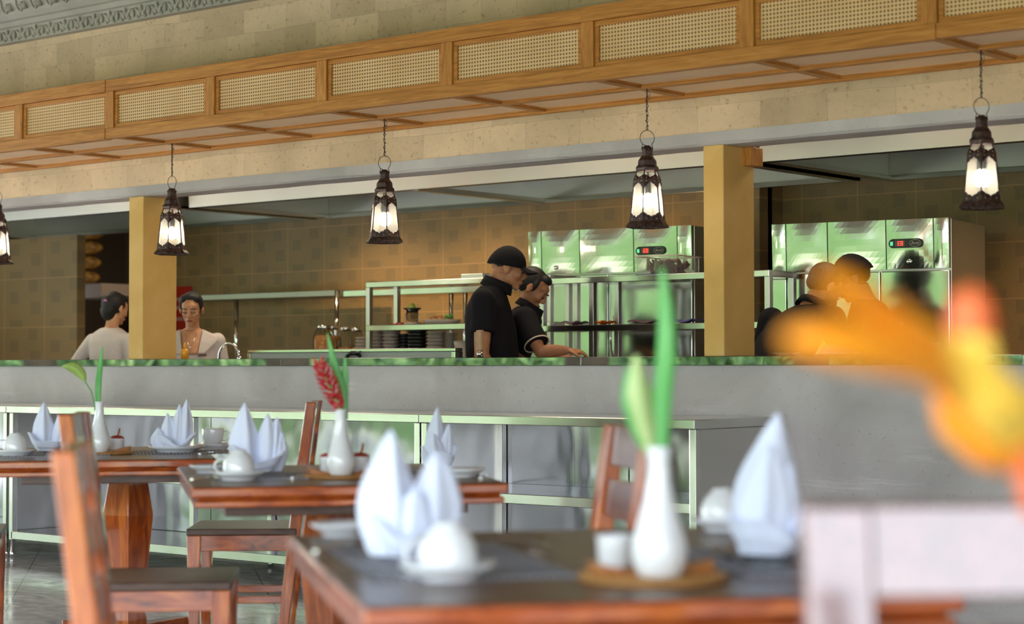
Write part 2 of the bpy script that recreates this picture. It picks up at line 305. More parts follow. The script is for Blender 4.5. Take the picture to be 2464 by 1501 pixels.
# columns standing on the ledge
def column(x0, x1, lbl, cap=False):
    t = thing('ochre_column', lbl, 'column', ((x0+x1)/2, YW+.13, 1.141))
    b = MB().box(x0, x1, YW+.004, YW+.262, 1.141, 2.106); b.build('shaft', M['ochre'], t, world=True, bevel=.004)
    if cap: tag(MB().box(x1-.002, x1+.05, YW+.16, YW+.262, 2.02, 2.106).build('wooden_bracket', M['teak_z'], t, world=True, bevel=.003), 'brown wooden block at the top of the column')
column(-8.953, -8.823, 'narrow ochre yellow plastered column beside the two women in white')
column(-4.857, -4.747, 'ochre yellow plastered column between the two stainless refrigerators', True)
# ---------------------------------------------------------------- cane canopy
YC, ZC, ZC2 = 6.52, 2.33, 2.648
can = thing('cane_canopy', 'long teak framed canopy with woven cane panels above the serving counter', 'canopy', (-6.5, YW, ZC))
XK = [-3.33-.8105*k for k in range(-2, 12)]
def CB(name, mat, lab=None, **k):
    o = k['mb'].build(name, mat, can, world=True, bevel=.002)
    if lab: o['label'] = lab
    return o
joints = [XK[i]-.0 for i in range(0, 14, 4)]+[XK[-1]-.04]
ja = [XK[0]+.04, XK[2]+.03, XK[4]-.03, XK[8]-.03, XK[11]-.03, XK[-1]-.04]
for i in range(5):
    o = .003*(i % 2)
    CB('top_rail', M['teak_x'], mb=MB().box(ja[i+1]+.001, ja[i], YC-.006-o, YC+.04, ZC2-.062, ZC2+o))
    CB('bottom_rail', M['teak_x'], mb=MB().box(ja[i+1]+.001, ja[i], YC-.006-o, YC+.04, ZC-o, ZC+.056))
CB('back_rail', M['teak_x'], mb=MB().box(ja[-1], ja[0], YW-.045, YW-.002, ZC, ZC+.05))
CB('middle_rail', M['teak_x'], mb=MB().box(ja[-1], ja[0], 6.885, 6.93, ZC+.004, ZC+.05))
zl, zh = ZC+.056, ZC2-.062
for x in XK:
    CB('post', M['teak_z'], mb=MB().box(x-.033, x+.033, YC-.002, YC+.035, zl, zh))
    CB('cross_rail', M['teak_y'], mb=MB().box(x-.024, x+.024, YC+.04, 6.885, ZC+.006, ZC+.05))
    CB('cross_rail', M['teak_y'], mb=MB().box(x-.024, x+.024, 6.93, YW-.045, ZC+.006, ZC+.05))
def frame_rect(mb, a0, a1, b0, b1, w, put):
    for (p, q, r, s) in ((a0, a1, b0, b0+w), (a0, a1, b1-w, b1), (a0, a0+w, b0+w, b1-w), (a1-w, a1, b0+w, b1-w)): put(mb, p, q, r, s)
for x0, x1 in zip(XK[1:], XK[:-1]):
    a, b = x0+.033, x1-.033
    fb = MB(); frame_rect(fb, a+.001, b-.001, zl+.001, zh-.001, .022, lambda m_, p, q, r, s: m_.box(p, q, YC+.008, YC+.03, r, s))
    pf = CB('panel_frame', M['teak_x'], mb=fb)
    MB().box(a+.02, b-.02, YC+.018, YC+.024, zl+.02, zh-.02).build('cane_sheet', M['cane_f'], pf).matrix_parent_inverse = Matrix()
    for y0, y1 in ((YC+.04, 6.885), (6.93, YW-.045)):
        fb = MB(); frame_rect(fb, x0+.024, x1-.024, y0, y1, .013, lambda m_, p, q, r, s: m_.box(p, q, r, s, ZC+.014, ZC+.034))
        fo = CB('soffit_frame', M['teak_x'], mb=fb)
        MB().box(x0+.03, x1-.03, y0+.006, y1-.006, ZC+.020, ZC+.026).build('cane_sheet', M['cane_b_lit'], fo)
# sub-parts were built in world space: shift them into the canopy's frame
for o in can.children:
    for c in o.children: c.location = -Vector(can.location)
for x in (XK[0]+.04, XK[-1]-.04): CB('end_board', M['teak_y'], mb=MB().box(x-.001 if x > -5 else x-.02, x+.02 if x > -5 else x+.001, YC+.002, YW-.004, ZC-.002, ZC2+.002))
CB('top_board', M['teak_x'], mb=MB().box(ja[-1], ja[0], YC+.04, YW-.01, ZC2-.03, ZC2-.018))
# ---------------------------------------------------------------- carved stone cornice
car = NM('carved grey stone', rough=.85); car.col(car.ramp(car.noise(3, 6), [(.3, (.36, .335, .29)), (.7, (.50, .47, .41))])).bump(car.noise(40, 5), .4, .005); car = car.m
pr = [(YW+.02, 3.145), (YW-.05, 3.148), (YW-.055, 3.235), (YW-.075, 3.24), (YW-.078, 3.27), (YW-.10, 3.275), (YW-.125, 3.30), (YW-.20, 3.42), (YW-.23, 3.43), (YW-.23, 3.60), (YW+.02, 3.60)]
cb = MB().loft([[Vector((x, y, z)) for y, z in pr] for x in (XL, XR)]); co = struct('trim_2', cb, car, 'grey carved stone cornice high on the wall')
lb = MB(); x = -12.4; k = 0
while x < 1.5:
    for s in (-1, 1):
        lb.ball((x+s*.020, YW-.058, 3.185), (.015, .009, .026), 8, rot=(0, s*.5, 0)); lb.ball((x+s*.042, YW-.056, 3.205), (.010, .012, .022), 8, rot=(0, s*.9, 0))
        lb.ball((x+s*.034, YW-.056, 3.164), (.012, .012, .012), 8)
    lb.ball((x, YW-.06, 3.205), (.012, .010, .026), 8); lb.ball((x+.072, YW-.06, 3.190), (.014, .010, .030), 8); x += .145
tag(lb.build('leaf_carving', car, co, smooth=True), kind='stuff')
sb = MB(); x = -12.4
while x < 1.5:
    pts = []
    for q in range(17):
        a = q/16; z = 3.405-.10*a if a < .7 else 3.335-.02*math.sin((a-.7)*10); xx = x+.012*math.sin(a*6.3)
        if a > .62: an = (a-.62)/.38*4.6; xx = x+.014-.018*math.cos(an)*(1-.3*(a-.62)); z = 3.325-.016*math.sin(an)
        pts.append((xx, YW-.125-.075*(z-3.30)/.12-.006, z))
    sb.tube(pts, .006, 6)
    for dx in (.05, .062, .074, .086): sb.box(x+dx, x+dx+.005, YW-.17, YW-.14, 3.315, 3.36)
    sb.ball((x-.022, YW-.195, 3.405), .010, 8); sb.ball((x+.030, YW-.195, 3.405), .010, 8); x += .15
tag(sb.build('scroll_carving', car, co, smooth=True), kind='stuff')
# ---------------------------------------------------------------- extractor hoods
def hood(x0, x1, y0, y1, z0, lbl, bars=()):
    t = thing('extractor_hood', lbl, 'extractor hood', ((x0+x1)/2, (y0+y1)/2, z0)); ms = M['steel_brushed']
    B = lambda n, mb, mat=ms: mb.build(n, mat, t, world=True, bevel=.002)
    B('front_panel', MB().add([(x, y, z) for x in (x0, x1) for y, z in ((y0-.012, z0), (y0, z0), (y0-.035, 2.79), (y0-.047, 2.79))], [(0, 1, 2, 3), (4, 5, 6, 7), (0, 3, 7, 4), (1, 2, 6, 5), (0, 1, 5, 4), (2, 3, 7, 6)])); B('front_lip', MB().box(x0, x1, y0, y0+.05, z0, z0+.018), M['black'])
    B('back_panel', MB().box(x0, x1, y1, y1+.012, z0+.03, 2.79)); B('back_lip', MB().box(x0, x1, y1-.05, y1+.012, z0, z0+.03), M['steel'])
    for xa in (x0, x1-.012): B('end_panel', MB().box(xa, xa+.012, y0, y1, z0+.001, 2.79)); B('end_lip', MB().box(xa-.0 if xa == x0 else xa-.06, xa+.07 if xa == x0 else xa+.012, y0+.02, y1-.05, z0, z0+.022))
    B('top_panel', MB().box(x0+.014, x1-.014, y0+.001, y1, 2.60, 2.61))
    for xb in bars: B('cross_bar', MB().box(xb-.025, xb+.025, y0+.02, y1-.05, z0-.004, z0+.03))
    return t
hood(-13.7, -10.22, 8.66, 10.08, 2.20, 'brown reflecting steel hood over the tiled side wall at far left')
hood(-10.12, -5.62, 8.76, 10.10, 2.20, 'long stainless extractor hood behind the lanterns, left of the right column', (-8.02,))
hood(-5.50, -2.1, 8.80, 10.22, 2.20, 'stainless extractor hood above the right refrigerator')
# ---------------------------------------------------------------- steel benches against the counter wall
def bench(x0, x1, stations, lbl, grp='stainless benches below the serving counter'):
    y0, y1 = 6.644, YW-.012; t = thing('steel_bench', lbl, 'steel bench', ((x0+x1)/2, (y0+y1)/2, 0), 0, grp)
    B = lambda n, mb, mat=M['steel']: mb.build(n, mat, t, world=True, bevel=.003)
    B('bench_top', MB().box(x0, x1, y0-.012, y1, .832, .872))
    for z in (.476, .105): B('shelf', MB().box(x0+.034, x1-.034, y0, y1-.03, z, z+.045))
    nb = max(1, round((x1-x0)/1.0))
    for i in range(nb):
        a = x0+.03+(x1-x0-.06)*i/nb; b = x0+.03+(x1-x0-.06)*(i+1)/nb
        B('back_panel', MB().box(a+.002, b-.002, y1-.022, y1-.01, .15, .832), M['steel_panel'])
    for s in (x0+.004, x1-.010): B('side_panel', MB().box(s, s+.006, y0+.034, y1-.03, .12, .83), M['steel_brushed'])
    for s in stations:
        for ya in (y0, y1-.06):
            l = B('leg', MB().box(s-.017, s+.017, ya, ya+.034, .10, .832))
            f = MB().lathe([(.016, 0), (.016, .03), (.012, .035), (.012, .102)], 12, c=(s, ya+.017, 0)).build('adjustable_foot', M['chrome'], l, smooth=True)
            f.location = -Vector(t.location)
    return t
bench(-6.035, -4.478, (-6.015, -4.497), 'stainless bench at right with brightly mirrored back panels behind the front table')
bench(-9.262, -6.040, (-9.23, -7.66, -6.06), 'long stainless bench in the middle with its foot on the grey floor')
bench(-12.0, -9.268, (-11.9, -10.6, -9.29), 'stainless bench at far left behind the first table')
# ---------------------------------------------------------------- garden in front of the pavilion (reflected in steel and granite)
pv = NM('pale garden paving', rough=.8); pv.col(pv.ramp(pv.noise(1.2, 5), [(.3, (.38, .37, .36)), (.7, (.48, .465, .455))]))
struct('garden_path', MB().box(-60, 25, -2.4, -.3, -.16, -.03), pv.m)
gr = NM('lawn', rough=.9); gr.col(gr.ramp(gr.noise(3, 6), [(.3, (.28, .29, .16)), (.7, (.46, .465, .28))]))
struct('garden_ground', MB().box(-70, 30, -45, -2.4, -.2, -.08), gr.m)
gl = NM('garden foliage', rough=.5); gl.col(gl.ramp(gl.noise(2.0, 5, rough=.7), [(.30, (.015, .045, .015)), (.44, (.07, .16, .045)), (.56, (.22, .40, .10)), (.70, (.62, .72, .34))]))
gl.b.inputs['Transmission Weight'].default_value = 0
rg = random.Random(3); hb = MB()
def leafquad(c, s, w):
    a = rg.uniform(0, 6.28); t = Vector((math.cos(a), rg.uniform(-.4, .4), math.sin(a))).normalized(); b = t.cross(Vector((rg.uniform(-.6, .6), 1, rg.uniform(-.3, .9)))).normalized()
    c = Vector(c); hb.add([c-t*s, c+b*w, c+t*s, c-b*w], [(0, 1, 2, 3)])
for i in range(4200):
    x = rg.uniform(-50, 8); z = rg.uniform(-.05, 2.6 if x < -5 else 1.3); leafquad((x, -9.3-rg.random()*1.8-.35*z, z), rg.uniform(.22, .5), rg.uniform(.04, .12))
for i in range(9500):
    x = rg.uniform(-62, 12); z = rg.uniform(.2, 9.5); hgt = 6.3+1.5*math.sin(x*.33)+1.3*math.sin(x*.9+1) if x < -7 else 2.2
    if z < hgt: leafquad((x, -16-rg.random()*4-.1*z, z), rg.uniform(.3, .75), rg.uniform(.15, .35))
tag(hb.build('garden_foliage', gl.m), 'dense green garden planting facing the open pavilion', 'garden plants', None, 'stuff')
hb2=MB().box(-66, 16, -21, -20.4, -.1, 2.2); tag(hb2.build('clipped_hedge', gl.m), 'low clipped hedge at the far side of the garden', 'hedge', None, 'stuff')
tb = wood('palm trunk bark', (.06, .04, .03), (.10, .08, .06), (.16, .13, .10), .9)
for x, r_ in ((-13.6, .22), (-17.5, .3), (-24, .35), (-31, .3)):
    tag(MB().tube([(x, -8.4, -.05), (x+.15, -8.5, 3), (x, -8.6, 7)], [r_*1.2, r_, r_*.8], 12).build('tree_trunk', tb, smooth=True), 'tree trunk in the garden facing the pavilion, '+{-13.6: 'first from the right', -17.5: 'second from the right', -24: 'third from the right', -31: 'last on the left'}[x], 'tree trunk', 'garden tree trunks')
# ---------------------------------------------------------------- hanging lanterns
def hexp(r, a0, z, N=6): return [Vector((r*math.cos(a0+2*math.pi*k/N), r*math.sin(a0+2*math.pi*k/N), z)) for k in range(N)]
LP = [(0, .090), (.008, .096), (.028, .079), (.064, .0745), (.166, .064), (.215, .0600), (.252, .045)]
def lr(z):
    for (a, ra), (b, rb) in zip(LP, LP[1:]):
        if z <= b: return ra+(rb-ra)*(z-a)/(b-a)
    return LP[-1][1]
def make_lantern(label, loc, rot, grp):
    t = thing('hanging_lantern', label, 'lantern', loc, rot, grp); bz = M['bronze']
    def fp(k, s, z, off=0):
        a, b = hexp(lr(z), 0, z)[k], hexp(lr(z), 0, z)[(k+1) % 6]; n = ((a+b)/2).copy(); n.z = 0; n.normalize()
        return a+(b-a)*(s+1)/2+n*off
    # foot, cap
    MB().loft([hexp(.094, 0, 0), hexp(.100, 0, .004), hexp(.098, 0, .010), hexp(.082, 0, .028), hexp(.078, 0, .028), hexp(.092, 0, .004)], cap=False).build('base_skirt', bz, t)
    MB().loft([hexp(r, 0, z) for z, r in ((.250, .046), (.256, .052), (.266, .054), (.274, .050), (.278, .044), (.300, .042), (.322, .026), (.346, .025), (.350, .028), (.355, .027), (.368, .012))]).build('cap', bz, t, bevel=.001)
    fb = MB()
    for k in range(6):
        pts = [hexp(lr(z)+.001, 0, z)[k] for z in (.027, .064, .166, .215, .252)]; fb.tube(pts, .0032, 6)
    fb.loft([hexp(lr(.212)+.003, 0, .209), hexp(lr(.212)+.003, 0, .216), hexp(lr(.212)-.004, 0, .216), hexp(lr(.212)-.004, 0, .209)], cap=False)
    fb.build('frame', bz, t)
    rv = MB(); S = [i/12*2-1 for i in range(13)]; bump = lambda s_: .004*abs(math.sin(s_*6.5))
    def plates(defs):
        m_ = MB()
        for k in range(6):
            for lo, hi in defs:
                vs = []; fs = []
                for off in (.0035, .0005):
                    for s_ in S: vs += [fp(k, s_, lo(s_), off), fp(k, s_, hi(s_), off)]
                n = 26
                for i in range(12): fs += [(2*i, 2*i+2, 2*i+3, 2*i+1), (n+2*i, n+2*i+1, n+2*i+3, n+2*i+2), (2*i+1, 2*i+3, n+2*i+3, n+2*i+1), (2*i, n+2*i, n+2*i+2, 2*i+2)]
                m_.add(vs, fs)
        return m_
    lo_ = plates([(lambda s_: .027, lambda s_: .045+.020*abs(s_)**1.2+bump(s_))])
    sc = plates([(lambda s_: .201-.026*abs(s_)**1.5-bump(s_), lambda s_: .214), (lambda s_: .214, lambda s_: .221+.013*abs(s_)+bump(s_))])
    for k in range(6):
        for z in (.038, .205, .221):
            for s_ in (-.62, .62): rv.ball(fp(k, s_, z, .004), .0026, 6)
    lo_.build('lower_fretwork', bz, t); sc.build('upper_fretwork', bz, t); rv.build('rivets', M['brass'], t, smooth=True)
    for k in range(6):
        g = MB().add([fp(k, -.98, .03, -.002), fp(k, .98, .03, -.002), fp(k, .98, .20, -.002), fp(k, -.98, .20, -.002), fp(k, .98, .245, -.002), fp(k, -.98, .245, -.002)], [(0, 1, 2, 3), (3, 2, 4, 5)])
        g.build('glass_pane', M['lglass'], t)
    MB().ball((0, 0, .118), (.026, .026, .032), 14).build('bulb', M['bulb'], t, smooth=True)
    MB().lathe([(.012, .15), (.014, .16), (.014, .20), (.006, .21), (.004, .26)], 12).build('bulb_socket', M['black'], t, smooth=True)
    rg_ = MB(); cz = .402; rr = .033
    rg_.tube([(rr*math.cos(a), 0, cz+rr*math.sin(a)*1.05) for a in [(-.30+i/24*2.62)*math.pi-.0 for i in range(17)]], .0016, 6)
    for s_ in (-1, 1): rg_.tube([(s_*.021, 0, .345), (s_*.024, 0, .36), (s_*.021, 0, .374)], .0018, 6); rg_.ball((s_*.024, 0, .358), .004, 6)
    rg_.build('carrying_ring', bz, t, smooth=True)
    cb_ = MB(); z = cz+rr; k = 0; top = 2.332-loc[2]
    while z < top-.004:
        a = math.pi/2*(k % 2); L = .0115; pts = [(math.cos(a)*.0042*math.sin(q/10*6.283), math.sin(a)*.0042*math.sin(q/10*6.283), z+L/1+L*math.cos(q/10*6.283)*.92) for q in range(11)]
        cb_.tube(pts, .0012, 5); z += .0165; k += 1
    cb_.tube([(.001, 0, cz+rr), (-.003, .002, (cz+top)/2), (0, 0, top)], .0014, 5)
    for q in range(7): cb_.ball((.005*(-1)**q, .002, cz+rr+.022+q*(top-cz-rr-.03)/7), .0034, 6)
    cb_.tube([(0, 0, top-.003), (.012, 0, top-.012), (.014, 0, top-.035), (.009, 0, top-.05)], .0012, 5)
    cb_.build('chain', bz, t, smooth=True)
    return t
M['brass'] = flat('worn brass', (.75, .52, .30), .35, 1)
LX = [-9.741, -8.134, -6.519, -4.911, -3.305]; LZ = [1.722, 1.716, 1.712, 1.712, 1.711]; LR = [10, 4, 22, 50, 53]
ll = ['dark metal lantern cut off by the left edge of the photo', 'lit dark metal lantern hanging in front of the narrow ochre column', 'lit dark metal lantern hanging over the red flower, before the tiled wall', 'lit dark metal lantern just left of the large ochre column', 'lit dark metal lantern at far right over the orange flower']
for X, Z_, a, l in zip(LX, LZ, LR, ll):
    make_lantern(l, (X, 6.9075, Z_), R(a), 'lanterns hanging from the cane canopy')
# ---------------------------------------------------------------- tables
PH = R(12)
def place(r, d, z, phi=0): return fr(r, d, z), YAW+phi
def make_table(label, r, d, w, l, phi, grp='varnished dining tables', pc=(0, 0)):
    loc, rz = place(r, d, 0, phi); t = thing('dining_table', label, 'table', loc, rz, grp)
    a, b = w/2, l/2
    MB().box(-a, a, -b, b, .722, .75).build('tabletop', M['mahog_top'], t, bevel=.003)
    e = MB(); frame_rect(e, -a-.004, a+.004, -b-.004, b+.004, .03, lambda m_, p, q, r_, s: m_.box(p, q, r_, s, .7185, .7475)); e.build('edge_band', M['mahog'], t, bevel=.006)
    MB().box(-a+.016, a-.016, -b+.016, b-.016, .708, .7185).box(-a+.006, a-.006, -b+.006, b-.006, .688, .708).build('moulding', M['mahog'], t, bevel=.006)
    MB().box(-a+.10, a-.10, -b+.10, b-.10, .655, .688).build('under_frame', M['mahog_top'], t, bevel=.003)
    px, py = pc; hs = [(0, .055), (.08, .055), (.12, .046), (.50, .072), (.655, .054)]
    MB().loft([[Vector((px+h*sx, py+h*sy, z)) for sx, sy in ((-1.41, 0), (0, -1.41), (1.41, 0), (0, 1.41))] for z, h in hs]).build('pedestal', M['mahog_z'], t, bevel=.004)
    f = MB()
    for k in range(4): f.box(.03, .34, -.035, .035, .0, .055, Matrix.Translation((px, py, 0)) @ Matrix.Rotation(R(45+90*k), 4, 'Z'))
    f.build('foot', M['mahog'], t, bevel=.006)
    return t
def tc(nl, w, l, phi):   # centre from the near left corner
    c, s = math.cos(phi), math.sin(phi); return nl[0]+w/2*c-l/2*s, nl[1]+w/2*s+l/2*c
r_, d_ = tc((-.212, 2.762), .93, 1.2, PH); make_table('dark topped dining table nearest to the camera, in the centre foreground', r_, d_, .93, 1.2, PH)
r_, d_ = tc((-.925, 5.51), .93, 1.16, PH); make_table('red brown dining table in the middle, with the red flower', r_, d_, .93, 1.16, PH)
r_, d_ = -1.122-.41*math.cos(PH)-.58*math.sin(PH), 7.213-.41*math.sin(PH)+.58*math.cos(PH); make_table('red brown dining table at far left, with the green leaf vase', r_, d_, .82, 1.16, PH, pc=(.09, 0))
make_table('table right before the camera, below the orange flower, out of frame', .70, .93, .93, 1.0, R(2))
# ---------------------------------------------------------------- chairs
def make_chair(label, r, d, phi, grp='varnished ladder back chairs', H=.955, pm='mahog_z'):
    loc, rz = place(r, d, 0, phi); t = thing('dining_chair', label, 'chair', loc, rz, grp); w = .215
    MB().box(-.215, .225, -w-.004, w+.004, .424, .45).build('seat', M['mahog_top'], t, bevel=.004)
    ap = MB()
    for s in (-1, 1): ap.box(-.19, .20, s*(w-.022)-.011, s*(w-.022)+.011, .36, .424)
    ap.box(.19, .212, -w+.03, w-.03, .36, .424).box(-.212, -.19, -w+.03, w-.03, .36, .424); ap.build('apron', M['mahog'], t, bevel=.003)
    for s in (-1, 1):
        MB().loft([[Vector((.195+sx*k, s*(w-.028)+sy*k, z)) for sx, sy in ((-1, -1), (1, -1), (1, 1), (-1, 1))] for z, k in ((0, .019), (.424, .028))]).build('leg', M['mahog_z'], t, bevel=.004)
        pr = [(0, -.155, .021), (.25, -.185, .023), (.45, -.208, .024), (.70, -.238, .023), (H, -.272, .021)]
        MB().loft([[Vector((x+sx*k, s*(w-.036)+sy*.036, z)) for sx, sy in ((-1, -1), (1, -1), (1, 1), (-1, 1))] for z, x, k in pr]).build('back_post', M[pm], t, bevel=.005)
    def xb(z): return -.208-(z-.45)*.127
    for z0, z1 in ((.857, H), (.735, .825), (.605, .700)):
        b = MB().loft([[Vector((xb(z)+dx, y, z)) for z, dx in ((z0, -.011), (z1-.001, -.011), (z1-.001, .011), (z0, .011))] for y in (-w+.06, w-.06)])
        b.build('top_rail' if z1 > .9 else 'back_slat', M['mahog_dark'], t, bevel=.004)
    MB().box(-.17, .19, -w+.018, -w+.038, .15, .18).box(-.17, .19, w-.038, w-.018, .15, .18).build('stretcher', M['mahog'], t, bevel=.003)
    return t
make_chair('pale shining chair back cut off by the bottom right corner', .535, 1.74, R(-86), H=.955, pm='mahog_dark')
make_chair('orange brown chair nearest at left, seen from the side, its back leaning left', -.560, 3.62, R(9), H=.95)
make_chair('chair behind the nearest left chair, its dark seat pointing right', -1.092, 5.95, R(5))
make_chair('chair with its seat pointing left between the two far tables', -1.085, 7.83, R(182))
make_chair('chair seen behind the front vase, bright gaps in its back', .02, 4.47, R(191))
make_chair('chair at the left edge, only its seat and one leg in view', -2.27, 7.64, R(12))
# ---------------------------------------------------------------- table settings
def obj_at(mb, name, mat, loc, rz, label, cat, grp=None, **k):
    o = mb.build(name, mat, **k); o.location = Vector(loc)+Vector((0, 0, .003 if 'napkin' in name else 0)); o.rotation_euler = (0, 0, rz); return tag(o, label, cat, grp)
TZ = .7502
def placemat(r, d, phi, label, w=.32, l=.46):
    loc, rz = place(r, d, TZ, phi); mb = MB().grid(lambda u, v: Vector(((u-.5)*w, (v-.5)*l, .0015+.0008*math.sin(u*90))), 60, 4)
    return obj_at(mb, 'placemat', M['mat'], loc, rz, label, 'placemat', 'grey woven placemats', solid=.003)
def saucer(r, d, label, R_=.078, z=TZ, name='saucer', grp='white saucers'):
    loc, rz = place(r, d, z); s = R_/.078
    mb = MB().lathe([(.045*s, 0), (.046*s, .006), (.03*s, .006), (.001, .006), (.001, .0095), (.034*s, .0095), (.050*s, .012), (.068*s, .020), (R_, .0265), (R_+.001, .0245), (.066*s, .015), (.052*s, .006), (.050*s, 0)], 40, cap=False)
    return obj_at(mb, name, M['porcelain'], loc, rz, label, 'saucer' if name == 'saucer' else 'plate', grp, smooth=True)
def cup(r, d, z, phi, label, up=False, s=1.0):
    loc, rz = place(r, d, z, phi); t = thing('teacup', label, 'cup', loc, rz, 'white cups')
    pr = [(.0, .0), (.045, .0), (.0465, .006), (.0455, .030), (.041, .050), (.031, .066), (.022, .071), (.021, .078), (.0185, .079), (.018, .073), (.001, .072)]
    pr = [(max(a, .0008)*s, b*s) for a, b in pr]
    if up: pr = [(a, .079*s-b) for a, b in pr]
    MB().lathe(pr, 40, cap=True).build('bowl', M['porcelain'], t, smooth=True)
    zz = (lambda b: .079*s-b*s) if up else (lambda b: b*s)
    MB().tube([(.043*s, 0, zz(.012)), (.058*s, 0, zz(.012)), (.070*s, 0, zz(.024)), (.069*s, 0, zz(.040)), (.056*s, 0, zz(.052)), (.039*s, 0, zz(.052))], .0045*s, 8, flat=.7).build('handle', M['porcelain'], t, smooth=True)
    return t
def napkin(r, d, z, phi, label, petals, base=.075, boat=1.0, bh=.05):
    """linen napkin folded as a fleur: pointed petals rising out of a folded band"""
    loc, rz = place(r, d, z, phi); mb = MB()
    for (px, py, h, w, lean, side, cup_, tw) in petals:
        def fn(u, v, px=px, py=py, h=h, w=w, lean=lean, side=side, cup_=cup_, tw=tw):
            s = u*2-1; wd = w*1.18*(.85+.62*math.sin(min(v*1.35, 1)*2.2))*(1-v**2.6)*.72+.0008
            a = R(tw); x = s*wd; y = cup_*wd*1.25*(abs(s)**1.4-.35)+.0045*math.sin(s*8+px*90)*(1-v*.5)
            X = x*math.cos(a)-y*math.sin(a); Y = x*math.sin(a)+y*math.cos(a)
            return Vector((px+X+side*v*h+.012*math.sin(v*3)*side, py+Y+lean*v*v*h, h*v))
        mb.grid(fn, 14, 16)
    def band(u, v):
        a = u*2*math.pi; fl = 1+.30*boat*v*max(0, math.cos(a-.5))**2+.18*boat*v*max(0, -math.cos(a))**2; rr = base*(.62+.38*v)*fl*(1+.05*math.sin(5*a+px0))
        zz = bh*v*(1+.55*boat*math.cos(2*a-.6)+.25*math.sin(3*a+px0))
        return Vector((rr*math.cos(a), rr*math.sin(a)*.85, zz+.0015+.004*math.sin(v*9)))
    px0 = petals[0][0]*50; mb.grid(band, 40, 8); mb.grid(lambda u, v: band(u, 1)-Vector((band(u, 1).x*v*.5, band(u, 1).y*v*.5, v*v*bh*.9-.004*math.sin(v*3.14))), 40, 5)
    mb.grid(lambda u, v: Vector((base*.62*v*math.cos(u*6.2832), base*.62*.85*v*math.sin(u*6.2832), .002)), 40, 3)
    return obj_at(mb, 'folded_napkin', M['linen'], loc, rz, label, 'napkin', 'folded white napkins', solid=.0022, sub=1)
def vase(r, d, label, s=1.0, z=TZ):
    loc, rz = place(r, d, z)
    pr = [(.001, 0), (.033, 0), (.036, .004), (.043, .020), (.0455, .036), (.043, .055), (.034, .085), (.024, .120), (.0180, .155), (.0165, .180), (.0185, .200), (.0200, .205), (.0180, .205), (.0150, .19), (.0145, .12), (.001, .12)]
    return obj_at(MB().lathe([(a*s, b*s) for a, b in pr], 40, cap=False), 'bud_vase', M['porcelain'], loc, rz, label, 'vase', 'white bud vases', smooth=True)
def tray(r, d, phi, label, z=TZ):
    loc, rz = place(r, d, z, phi); t = thing('condiment_tray', label, 'tray', loc, rz, 'round rattan condiment trays')
    MB().lathe([(.001, 0), (.118, 0), (.124, .004), (.122, .010), (.112, .012), (.100, .008), (.001, .008)], 48, cap=False).build('rattan_disc', M['rattan'], t, smooth=True)
    for s in (-1, 1):
        MB().add([(s*.035, -.028, .009), (s*.098, -.020, .009), (s*.105, .020, .011), (s*.035, .028, .009), (s*.035, -.028, .014), (s*.100, -.02, .030), (s*.108, .020, .032), (s*.035, .028, .014)], [(0, 1, 2, 3), (4, 5, 6, 7), (0, 1, 5, 4), (1, 2, 6, 5), (2, 3, 7, 6), (3, 0, 4, 7)]).build('carved_handle', M['tray_wood'], t, bevel=.003)
    return t
def pot(r, d, z, label, lid=True, s=1.0):
    loc, rz = place(r, d, z); t = thing('condiment_pot', label, 'pot', loc, rz, 'white condiment pots')
    MB().lathe([(.001, 0), (.022*s, 0), (.026*s, .004), (.027*s, .040*s), (.029*s, .046*s), (.026*s, .046*s), (.024*s, .034*s), (.001, .034*s)], 28, cap=False).build('body', M['porcelain'], t, smooth=True)
    if lid:
        MB().lathe([(.027*s, .046*s), (.026*s, .050*s), (.015*s, .056*s), (.001, .058*s)], 24).build('lid', M['red_lid'], t, smooth=True)
        MB().tube([(0, 0, .052*s), (.006, 0, .066*s), (.009, .004, .084*s)], [.004, .005, .003], 8).build('spoon_handle', M['tray_wood'], t, smooth=True)
    return t
def fork(r, d, z, phi, label, kind='fork'):
    loc, rz = place(r, d, z, phi); mb = MB()
    mb.tube([(-.09, 0, .002), (-.03, 0, .004), (.03, 0, .006), (.045, 0, .004)], [.006, .0035, .0028, .004], 8, flat=.45, up=(0, 0, 1))
    if kind == 'fork':
        mb.box(.043, .062, -.011, .011, .002, .004)
        for y in (-.0095, -.0032, .0032, .0095): mb.box(.06, .098, y-.0014, y+.0014, .002, .004)
    else: mb.add([(.04, -.008, .002), (.10, -.008, .0015), (.118, .004, .0015), (.112, .009, .0015), (.04, .008, .002), (.04, -.008, .004), (.10, -.008, .003), (.118, .004, .0025), (.112, .009, .003), (.04, .008, .004)], [(0, 1, 2, 3, 4), (9, 8, 7, 6, 5), (0, 1, 6, 5), (1, 2, 7, 6), (2, 3, 8, 7), (3, 4, 9, 8), (4, 0, 5, 9)])
    return obj_at(mb, kind, M['chrome'], loc, rz, label, kind, 'cutlery beside the place settings', smooth=False)
